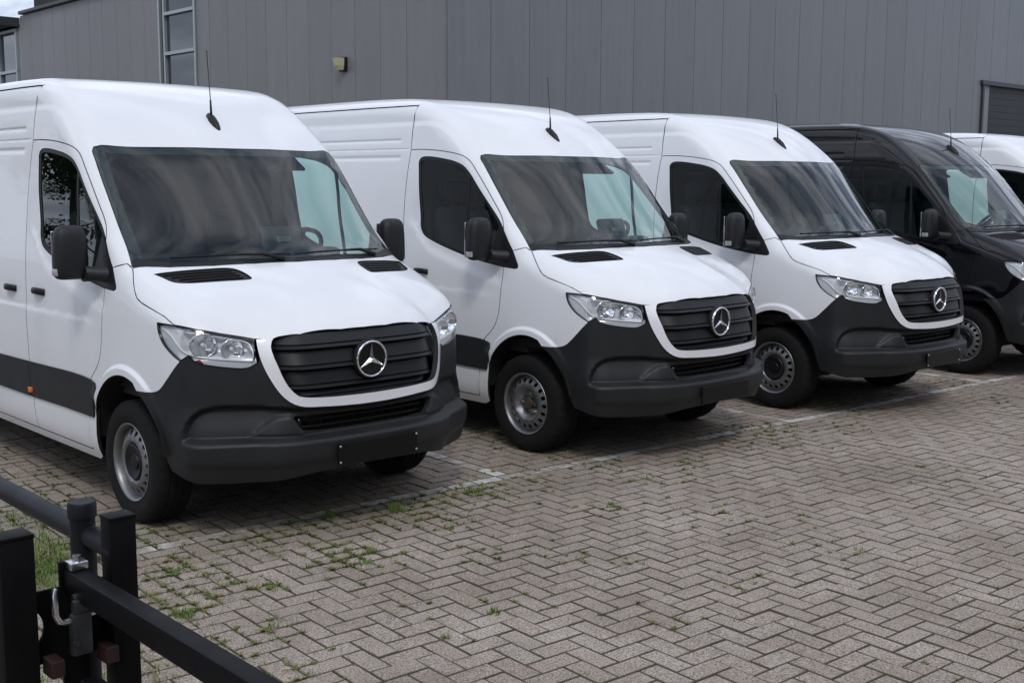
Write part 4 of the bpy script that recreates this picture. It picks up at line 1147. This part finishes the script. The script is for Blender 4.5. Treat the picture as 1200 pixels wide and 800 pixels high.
PATCH = [(430, 655, .30, 55), (390, 648, .22, 30), (340, 622, .28, 30), (270, 620, .28, 24), (480, 592, .32, 50), (520, 585, .25, 26), (555, 577, .18, 26), (610, 562, .30, 24), (575, 505, .30, 40), (600, 520, .25, 26), (655, 537, .25, 20), (700, 545, .22, 16), (715, 594, .15, 14),
         (760, 560, .25, 18), (800, 542, .25, 18), (850, 520, .30, 20), (880, 505, .30, 26), (905, 502, .25, 26), (960, 472, .30, 26), (1000, 480, .30, 20), (1120, 450, .35, 20), (1165, 470, .3, 14), (990, 500, .3, 14), (930, 520, .3, 14), (840, 600, .3, 10), (900, 610, .3, 10), (980, 640, .25, 8),
         (150, 627, .35, 60), (200, 665, .28, 56), (240, 690, .25, 34), (215, 720, .16, 36), (320, 740, .15, 16), (310, 690, .15, 12), (350, 790, .15, 12), (250, 760, .2, 22), (560, 650, .3, 12), (540, 610, .3, 18), (600, 580, .3, 16), (660, 650, .2, 8), (730, 660, .2, 8), (870, 680, .2, 8),
         (30, 600, .4, 60), (80, 640, .35, 50), (60, 560, .5, 50), (20, 530, .6, 40), (440, 610, .25, 26), (380, 606, .25, 26), (300, 640, .25, 22), (620, 700, .3, 8), (500, 720, .3, 8), (780, 720, .3, 8), (1080, 560, .5, 12), (760, 480, .4, 20), (1060, 455, .4, 20), (180, 700, .2, 30), (160, 760, .3, 40)]
def sprig(x, y, big=1.0):
    m = 1 if rw.random() < .4 else 0
    blades(b, x, y, rw.randint(4, 12), rw.uniform(.008, .024) * big, rw.uniform(.006, .026), rw, m, lean=1.1, wd=.0021)
    if rw.random() < .35: rosette(b, x, y, rw.randint(4, 9), rw.uniform(.010, .022) * big, rw, m)
for (px, py, rad, n) in PATCH:
    cx, cy = ground_at(px, py)
    for _ in range(int(n * 2.2)):
        q = rw.gauss(0, .5), rw.gauss(0, .5)
        x, y = joint_snap(cx + q[0] * rad, cy + q[1] * rad); sprig(x, y, 1.5)
for _ in range(2600):
    px, py = rw.uniform(-40, 1240), rw.uniform(430, 820); x, y = ground_at(px, py)
    if not (-3 < x < 5.5): continue
    dl = abs((x - POX) - (y - POY) * SU); patch = .5 + .5 * math.sin(x * 2.7 + 1.3) * math.sin(y * 1.9 + .4)
    if rw.random() > (.10 + .5 * math.exp(-(dl / .3) ** 2)) * (.3 + patch): continue
    x, y = joint_snap(x, y); sprig(x, y, 1.0)
# lush grass along the handrail
for _ in range(230):
    x, y = ground_at(rw.gauss(40, 22), rw.gauss(668, 17)) if rw.random() < .6 else joint_snap(*ground_at(rw.uniform(-30, 110), rw.uniform(600, 700)))
    blades(b, x, y, rw.randint(5, 11), rw.uniform(.04, .09), .05, rw, 2 if rw.random() < .8 else 1, lean=.8)
for _ in range(170):
    x, y = ground_at(rw.uniform(-20, 200), rw.uniform(735, 900))
    if y > -1.75: continue
    blades(b, x, y, rw.randint(5, 10), rw.uniform(.03, .06), .06, rw, 2 if rw.random() < .5 else 1, lean=.9)
tag(link('joint_weeds', b.mesh('joint_weeds', ['leaf', 'leaf_dry', 'grass_green'])), 'short moss and grass sprouting along the paving joints', 'grass', kind='stuff')

# ---------------------------------------------------------------- warehouse behind the vans
mat('clad_blue', (.160, .170, .182), .5, noise=.06, nscale=1.2)
mat('clad_brown', (.190, .187, .190), .55, noise=.07, nscale=1.0)
mat('clad_pale', (.30, .31, .31), .55, noise=.06, nscale=1.5)
mat('wall_core', (.03, .03, .03), .9)
mat('alu', (.34, .37, .38), .4, metal=.5)
mat('frame_dark', (.03, .032, .036), .5)
mat('pane', (.018, .024, .028), .04, spec=.9)
mat('roller', (.018, .020, .023), .55)
mat('lamp_glass', (.55, .52, .33), .2, coat=.5)
for nm_ in ('clad_blue', 'clad_brown'):       # faint vertical rain streaks and a slightly different tone for each panel
    nt = MATS[nm_].node_tree; bs = nt.nodes['Principled BSDF']; src = bs.inputs['Base Color'].links[0].from_socket
    g_ = nt.nodes.new('ShaderNodeNewGeometry'); mp_ = nt.nodes.new('ShaderNodeMapping'); mp_.inputs['Scale'].default_value = (5, 5, .22); nt.links.new(g_.outputs['Position'], mp_.inputs[0])
    ns = nt.nodes.new('ShaderNodeTexNoise'); ns.inputs['Scale'].default_value = 1.6; ns.inputs['Detail'].default_value = 5; nt.links.new(mp_.outputs[0], ns.inputs['Vector'])
    oi_ = nt.nodes.new('ShaderNodeObjectInfo'); ad_ = nt.nodes.new('ShaderNodeMath'); ad_.operation = 'MULTIPLY_ADD'; ad_.inputs[1].default_value = .35; nt.links.new(oi_.outputs['Random'], ad_.inputs[0]); nt.links.new(ns.outputs['Fac'], ad_.inputs[2])
    mr_ = nt.nodes.new('ShaderNodeMapRange'); mr_.inputs[1].default_value = .3; mr_.inputs[2].default_value = 1.05; mr_.inputs[3].default_value = .90; mr_.inputs[4].default_value = 1.08; nt.links.new(ad_.outputs[0], mr_.inputs[0])
    ml_ = nt.nodes.new('ShaderNodeMixRGB'); ml_.blend_type = 'MULTIPLY'; ml_.inputs[0].default_value = 1; nt.links.new(src, ml_.inputs[1]); nt.links.new(mr_.outputs[0], ml_.inputs[2]); nt.links.new(ml_.outputs[0], bs.inputs['Base Color'])
wh = bpy.data.objects.new('warehouse', None); COL.objects.link(wh); wh.location = (-14.4, 13.2, 0)
tag(wh, 'large grey warehouse clad in vertical metal panels behind the row of vans', 'building')
WX, WY = -14.4, 13.2
def wpart(name, b, m, parent=None, smooth=False):
    me = b.mesh(name, m, smooth); o = bpy.data.objects.new(name, me); COL.objects.link(o); o.parent = parent or wh
    if parent is None: o.matrix_parent_inverse = Matrix.Translation((-WX, -WY, 0))
    else: o.matrix_parent_inverse = Matrix.Translation((-WX, -WY, 0)) if parent is wh else Matrix.Identity(4)
    return o
HR_, HL_ = 11.0, 7.93
b = MB(); b.box((WX - 12, WY + 32.2, HR_ / 2 - .1), (23.9, 64, HR_ - .2)); b.box((WX - 12.2, WY + 8.2, HL_ / 2 - .1), (24.2, 16, HL_ - .2)); wpart('wall', b, 'wall_core')
def cladding(name, m, L, H, ribs=()):
    """one sandwich panel, L wide along +X, bevelled edges, shallow pressed lines"""
    b = MB(); e = .007
    xs = [0, e, L - e, L]; ys = [.03, 0, 0, .03]
    for r_ in ribs:
        k = len(xs) - 2
        xs[k:k] = [r_ - .012, r_, r_ + .012]; ys[k:k] = [0, .006, 0]
    v = [(x, y, z) for z in (0, H) for x, y in zip(xs, ys)]; n = len(xs)
    b.add(v, [(i, i + 1, n + i + 1, n + i) for i in range(n - 1)] + [tuple(range(n, 2 * n))])
    return b.mesh(name, m)
pw = 1.212; DOOR_Y0, DOOR_Y1, DOOR_Z = 38.1, 43.2, 5.5
full = cladding('wall_panel', 'clad_blue', pw - .006, HR_ - .1); short = cladding('wall_panel', 'clad_blue', pw - .006, HR_ - DOOR_Z - .1)
k = 0
yy = WY + .03
while yy < WY + 56:
    ind = DOOR_Y0 - .3 < yy < DOOR_Y1 - .3
    o = bpy.data.objects.new('wall_panel', short if ind else full); COL.objects.link(o); o.parent = wh
    o.location = (.06, yy - WY, DOOR_Z if ind else 0); o.rotation_euler = (0, 0, R(90)); o.scale = (1, 1, 1)
    yy += pw
pl_ = cladding('wall_panel', 'clad_brown', 1.009, HL_ - .05); WIN0, WIN1 = -27.95, -25.65
xx = WX - .35
b = MB(); b.bbox((WX - .14, WY - .03, HL_ / 2), (.36, .16, HL_), .01); wpart('corner_trim', b, 'clad_brown')
b = MB(); b.bbox((WX + .02, WY + .02, HR_ / 2), (.10, .10, HR_), .01); wpart('corner_trim', b, 'clad_blue')
while xx > -38.6:
    x1 = xx - 1.014
    if not (x1 < WIN1 and xx > WIN0):
        o = bpy.data.objects.new('wall_panel', pl_); COL.objects.link(o); o.parent = wh
        o.location = (x1 - WX, -.06, 0)
    else:
        pass
    xx = x1
# narrow panels beside the window strip
for a, c in ((-24.49, WIN1), (WIN0, -28.546)):
    pass
def fillpanel(x0, x1):
    o = bpy.data.objects.new('wall_panel', cladding('wall_panel', 'clad_brown', x1 - x0 - .014, HL_ - .05)); COL.objects.link(o); o.parent = wh; o.location = (x0 - WX, -.06, 0)
edges = [WX - .35 - 1.014 * q for q in range(40)]
fillpanel(WIN1 + .02, min(e_ for e_ in edges if e_ > WIN1 + .02)); fillpanel(max(e_ for e_ in edges if e_ < WIN0), WIN0)
# tall window strip in the brown wall
wf = MB(); fy = WY - .05
for x in (WIN0 + .04, WIN0 + .36, WIN1 - .05): wf.bbox((x, fy, 4.0), (.09, .14, 7.9), .01)
zs = [z for z in (1.0, 2.2, 3.4, 4.55, 5.66, 6.82, 7.9)]
for z in zs: wf.bbox(((WIN0 + WIN1) / 2 + .16, fy - .01, z), (WIN1 - WIN0 - .42, .13, .10), .01)
wo = wpart('window', wf, 'alu')
dk = MB(); dk.box((WIN0 + .2, fy + .05, 4.0), (.26, .06, 7.8)); o = wpart('window_reveal', dk, 'frame_dark', wo); o.matrix_parent_inverse = Matrix.Identity(4)
for a, c in zip(zs[:-1], zs[1:]):
    p = MB(); p.box(((WIN0 + .36 + WIN1) / 2, fy + .035, (a + c) / 2), (WIN1 - WIN0 - .46, .02, c - a - .09)); o = wpart('pane', p, 'pane', wo); o.matrix_parent_inverse = Matrix.Identity(4)
b = MB(); b.bbox((-26.6, WY - .05, HL_ + .03), (24.6, .30, .12), .02); wpart('roof_edge', b, 'frame_dark')
# roller door on the right
b = MB(); b.bbox((WX + .10, (DOOR_Y0 + DOOR_Y1) / 2, DOOR_Z + .04), (.14, DOOR_Y1 - DOOR_Y0 + .3, .16), .01)
for y in (DOOR_Y0, DOOR_Y1): b.bbox((WX + .08, y, DOOR_Z / 2), (.14, .12, DOOR_Z), .01)
rd = wpart('roller_door', b, 'frame_dark')
zz_ = .12
slat = MB(); slat.box((0, 0, 0), (.03, DOOR_Y1 - DOOR_Y0 - .12, .23)); slat_m = slat.mesh('door_slat', 'roller')
while zz_ < DOOR_Z:
    o = bpy.data.objects.new('door_slat', slat_m); COL.objects.link(o); o.parent = rd; o.location = (WX - .04, (DOOR_Y0 + DOOR_Y1) / 2, zz_); o.rotation_euler = (0, R(4), 0); zz_ += .24
# pale end section with its own window
ex_ = bpy.data.objects.new('office_annex', None); COL.objects.link(ex_); ex_.location = (-38.9, WY, 0)
tag(ex_, 'pale annex with a gridded window at the far left end of the brown wall', 'building')
def apart(name, b, m, parent=None):
    o = bpy.data.objects.new(name, b.mesh(name, m)); COL.objects.link(o); o.parent = parent or ex_
    if parent is None: o.matrix_parent_inverse = Matrix.Translation((38.9, -WY, 0))
    return o
b = MB(); b.box((-43.4, WY + 3.0, 3.93), (9.0, 5.8, 7.86)); apart('wall', b, 'clad_pale')
b = MB(); b.bbox((-41.4, WY - .25, 7.72), (3.6, .9, .34), .03); apart('gutter', b, 'frame_dark')
b = MB()
for x in (-39.75, -41.5, -41.75, -43.5): b.bbox((x, WY + .04, 4.5), (.10, .14, 6.0), .01)
for z in (1.5, 2.9, 4.4, 5.95, 7.45): b.bbox((-41.6, WY + .03, z), (3.8, .13, .11), .01)
aw = apart('window', b, 'alu')
for z0, z1 in ((1.5, 2.9), (2.9, 4.4), (4.4, 5.95), (5.95, 7.45)):
    for x0, x1 in ((-41.5, -39.75), (-43.5, -41.75)):
        b = MB(); b.box(((x0 + x1) / 2, WY + .08, (z0 + z1) / 2), (x1 - x0 - .1, .02, z1 - z0 - .1)); o = apart('pane', b, 'pane', aw)
b = MB(); b.bbox((-41.6, WY - .02, 7.60), (4.1, .3, .10), .01); apart('window_hood', b, 'frame_dark')
# wall lamp
lp = bpy.data.objects.new('wall_lamp', None); COL.objects.link(lp); lp.location = (-18.25, WY - .06, 4.60); lp.scale = (.75, .75, .75)
tag(lp, 'small black wall lamp with yellowish glass on the brown wall', 'lamp')
b = MB(); b.bbox((0, -.05, .17), (.34, .14, .46), .03); lb = link('lamp_back', b.mesh('lamp_back', 'plastic_black'), lp)
b = MB(); b.loft([[(x, y, z) for x, y in ((-.15 * w_, -.12), (.15 * w_, -.12), (.13 * w_, -.12 - d_), (-.13 * w_, -.12 - d_))] for z, w_, d_ in ((-.02, .7, .12), (.12, .95, .20), (.36, 1.1, .26))]); link('lamp_glass', b.mesh('lamp_glass', 'lamp_glass'), lp)

# ---------------------------------------------------------------- barrier and handrail in the foreground
mat('gate_black', (.0028, .0028, .0033), .55, noise=.25, nscale=9, bump=.25, bscale=90, spec=.14)
mat('rail_grey', (.010, .0115, .0145), .5, spec=.22, noise=.2, nscale=7, bump=.2, bscale=120)
mat('red_oxide', (.024, .006, .005), .6, noise=.3, nscale=12)
mat('galv', (.68, .69, .70), .25, metal=1, noise=.15, nscale=30)
mat('lock_body', (.035, .038, .042), .4, metal=.5, noise=.2, nscale=20)
def post(name, x, y, w, d, h, lab):
    e_ = bpy.data.objects.new(name, None); COL.objects.link(e_); e_.location = (x, y, 0)
    tag(e_, lab, 'post')
    b = MB(); b.bbox((0, 0, h / 2 - .004), (w, d, h - .008), .005); link('column', b.mesh('column', 'gate_black', True, R(40)), e_)
    b = MB(); b.bbox((0, 0, h - .004), (w + .002, d + .002, .012), .003); link('cap', b.mesh('cap', 'gate_black', True, R(40)), e_)
    return e_
p2 = post('gate_post', 3.155, -2.425, .066, .076, 1.0, 'taller looking black steel post behind the barrier beam')
p1 = post('gate_post', 3.150, -2.712, .080, .090, 1.0, 'black steel post at the left picture edge in front of the barrier beam')
p1['group'] = p2['group'] = 'black steel catch posts of the barrier'
bar = bpy.data.objects.new('barrier', None); COL.objects.link(bar); bar.location = (3.10, -2.535, 0)
tag(bar, 'black square barrier beam running to the bottom of the picture', 'barrier')
b = MB(); b.bbox((1.9, 0, .825), (3.8, .056, .07), .006); link('beam', b.mesh('beam', 'gate_black', True, R(40)), bar)
b = MB(); b.bbox((1.98, 0, .54), (3.8, .05, .06), .006); link('lower_beam', b.mesh('lower_beam', 'gate_black', True, R(40)), bar)
b = MB(); b.bbox((-.004, 0, .70), (.012, .075, .36), .002); link('end_plate', b.mesh('end_plate', 'gate_black'), bar)
b = MB(); b.bbox((.02, .004, .872), (.05, .05, .022), .004); b.tube([(.02, .004, .88), (.02, .004, .898)], .012, 8); link('latch_bolt', b.mesh('latch_bolt', 'galv', True, R(40)), bar)
b = MB(); b.tube([(.075, -.028, .80), (.075, -.034, .80)], .010, 8); link('latch_bolt', b.mesh('latch_bolt', 'galv', True, R(40)), bar)
# catch plate between the posts, with a round hole
ou = [(-.235, -.105), (.06, -.105), (.06, .10), (-.235, .10)]
ho = [(-.165 + .042 * math.cos(t), .0 + .052 * math.sin(t)) for t in np.linspace(0, 2 * math.pi, 24, endpoint=False)]
v2, T = fill(densify(ou, .04), [np.array(ho)], .04)
b = MB(); n_ = len(v2)
b.add([(0, p[0], p[1]) for p in v2], [tuple(t) for t in T]); b.add([(.008, p[0], p[1]) for p in v2], [tuple(t)[::-1] for t in T])
for ring in (ou, ho):
    m_ = len(ring); b.add([(0, p[0], p[1]) for p in ring] + [(.008, p[0], p[1]) for p in ring], [(i, (i + 1) % m_, m_ + (i + 1) % m_, m_ + i) for i in range(m_)])
cp = link('catch_plate', b.mesh('catch_plate', 'gate_black')); cp.location = (3.10, -2.50, .715)
tag(cp, 'black steel plate with round hole between the two gate posts', 'plate')
for yb, lab in ((-2.625, 'rust red steel lug left of the padlock'), (-2.475, 'rust red steel lug right of the padlock')):
    b = MB(); b.bbox((0, 0, 0), (.065, .038, .048), .004); o = link('red_lug', b.mesh('red_lug', 'red_oxide')); o.location = (3.17, yb, .622); tag(o, lab, 'bracket', 'rust red lugs on the barrier')
# padlock
lk = bpy.data.objects.new('padlock', None); COL.objects.link(lk); lk.location = (3.20, -2.560, .652)
tag(lk, 'dark padlock with a steel shackle hanging between the gate posts', 'padlock')
b = MB(); b.bbox((0, 0, .055), (.032, .060, .12), .012); b.bbox((.0, 0, .13), (.026, .045, .04), .010); link('lock_body', b.mesh('lock_body', 'lock_body', True, R(40)), lk)
b = MB(); b.tube([(-.01, -.058, .190), (-.005, -.064, .172), (0, -.064, .120), (0, -.056, .100), (0, -.040, .095), (0, .045, .105), (0, .070, .118), (-.01, .082, .128)], .0085, 10); link('shackle', b.mesh('shackle', 'galv', True, R(50)), lk)
b = MB(); b.tube([(.014, -.018, .035), (.021, -.018, .035)], .010, 12); link('keyhole_cover', b.mesh('keyhole_cover', 'lock_body', True, R(40)), lk)
# handrail
hrail = bpy.data.objects.new('handrail', None); COL.objects.link(hrail); hrail.location = (2.955, -2.443, 0)
tag(hrail, 'dark grey tubular handrail ending at the gate', 'railing')
b = MB(); b.tube([(0, 0, 0), (0, 0, .985)], .036, 20); link('post', b.mesh('post', 'rail_grey', True, R(40)), hrail)
b = MB(); b.tube([(0, 0, .955), (0, 0, .992), (0, 0, 1.0)], [.041, .041, .037], 24); link('cap', b.mesh('cap', 'rail_grey', True, R(40)), hrail)
b = MB(); b.tube([(-9.0, .02, .90), (.22, .012, .90)], .033, 18); link('rail', b.mesh('rail', 'rail_grey', True, R(40)), hrail)
for k in range(1, 4):
    b = MB(); b.tube([(-2.6 * k, .01, 0), (-2.6 * k, .01, .985)], .036, 16); link('post', b.mesh('post', 'rail_grey', True, R(40)), hrail)

# ---------------------------------------------------------------- out of view: trees mirrored in side windows, warehouse added to shade low sky
mat('hedge_leaf', (.045, .070, .022), .65, noise=.4, nscale=2)
mat('bark', (.05, .04, .03), .9, noise=.3, nscale=6)
rt_ = random.Random(5)
def tree_meshes(seed):
    r = random.Random(seed); b = MB(); pts = []
    b.tube([(0, 0, 0), (.05, .03, 1.5), (.0, .1, 3.2), (.1, .0, 5.0)], [.20, .16, .12, .05], 8)
    for k in range(9):
        a = r.uniform(0, 6.28); z = r.uniform(2.0, 4.6); L = r.uniform(1.2, 2.3); e_ = (L * math.cos(a), L * math.sin(a), z + L * .6); pts.append(e_)
        b.tube([(0, 0, z), (e_[0] * .5, e_[1] * .5, z + L * .38), e_], [.07, .045, .02], 5)
    trunk = b.mesh('trunk', 'bark', True)
    c = MB(); blobs = pts + [(r.uniform(-.8, .8), r.uniform(-.8, .8), r.uniform(4.5, 6.6)) for _ in range(6)]
    for (x, y, z) in blobs:
        for _ in range(230):
            d = Vector((r.gauss(0, 1), r.gauss(0, 1), r.gauss(0, 1))).normalized() * (r.random() ** .45) * 1.15; p = Vector((x, y, z)) + d
            a = Vector((r.gauss(0, 1), r.gauss(0, 1), r.gauss(0, 1))).normalized(); q = a.orthogonal().normalized(); s_ = r.uniform(.09, .17)
            c.add([p - a * s_, p + q * s_ * .5, p + a * s_, p - q * s_ * .5], [(0, 1, 2, 3)])
    return trunk, c.mesh('crown', 'hedge_leaf')
TM = [tree_meshes(3), tree_meshes(8)]
for k in range(12):
    e_ = bpy.data.objects.new('yard_tree', None); COL.objects.link(e_); e_.location = (-47 + 4.7 * k + rt_.uniform(-.8, .8), -21.0 + rt_.uniform(-1.5, 1.5), 0); e_.rotation_euler = (0, 0, rt_.uniform(0, 6)); q = rt_.uniform(1.1, 1.4); e_.scale = (q, q, q)
    tag(e_, 'leafy tree out of view left of the yard, mirrored in the side windows', 'tree', 'trees along the left side of the yard')
    t_, c_ = TM[k % 2]; link('trunk', t_, e_); link('crown', c_, e_)
ow = bpy.data.objects.new('sky_block_warehouse', None); COL.objects.link(ow); ow.location = (21, 6, 0)  # unseen building added to cut low light and darken reflections
tag(ow, 'unseen grey warehouse added behind the camera to shade the low sky', 'building')
b = MB(); b.box((4, 0, 5.4), (8, 70, 10.8)); link('wall', b.mesh('wall', 'wall_core'), ow)
opm = cladding('wall_panel', 'clad_brown', 2.48, 10.7)
for k in range(28):
    o = link('wall_panel', opm, ow); o.location = (-.06, 35 - 2.5 * k, 0); o.rotation_euler = (0, 0, R(-90))
b = MB(); b.bbox((0, 0, 10.85), (.4, 70.4, .2), .02); link('roof_edge', b.mesh('roof_edge', 'frame_dark'), ow)
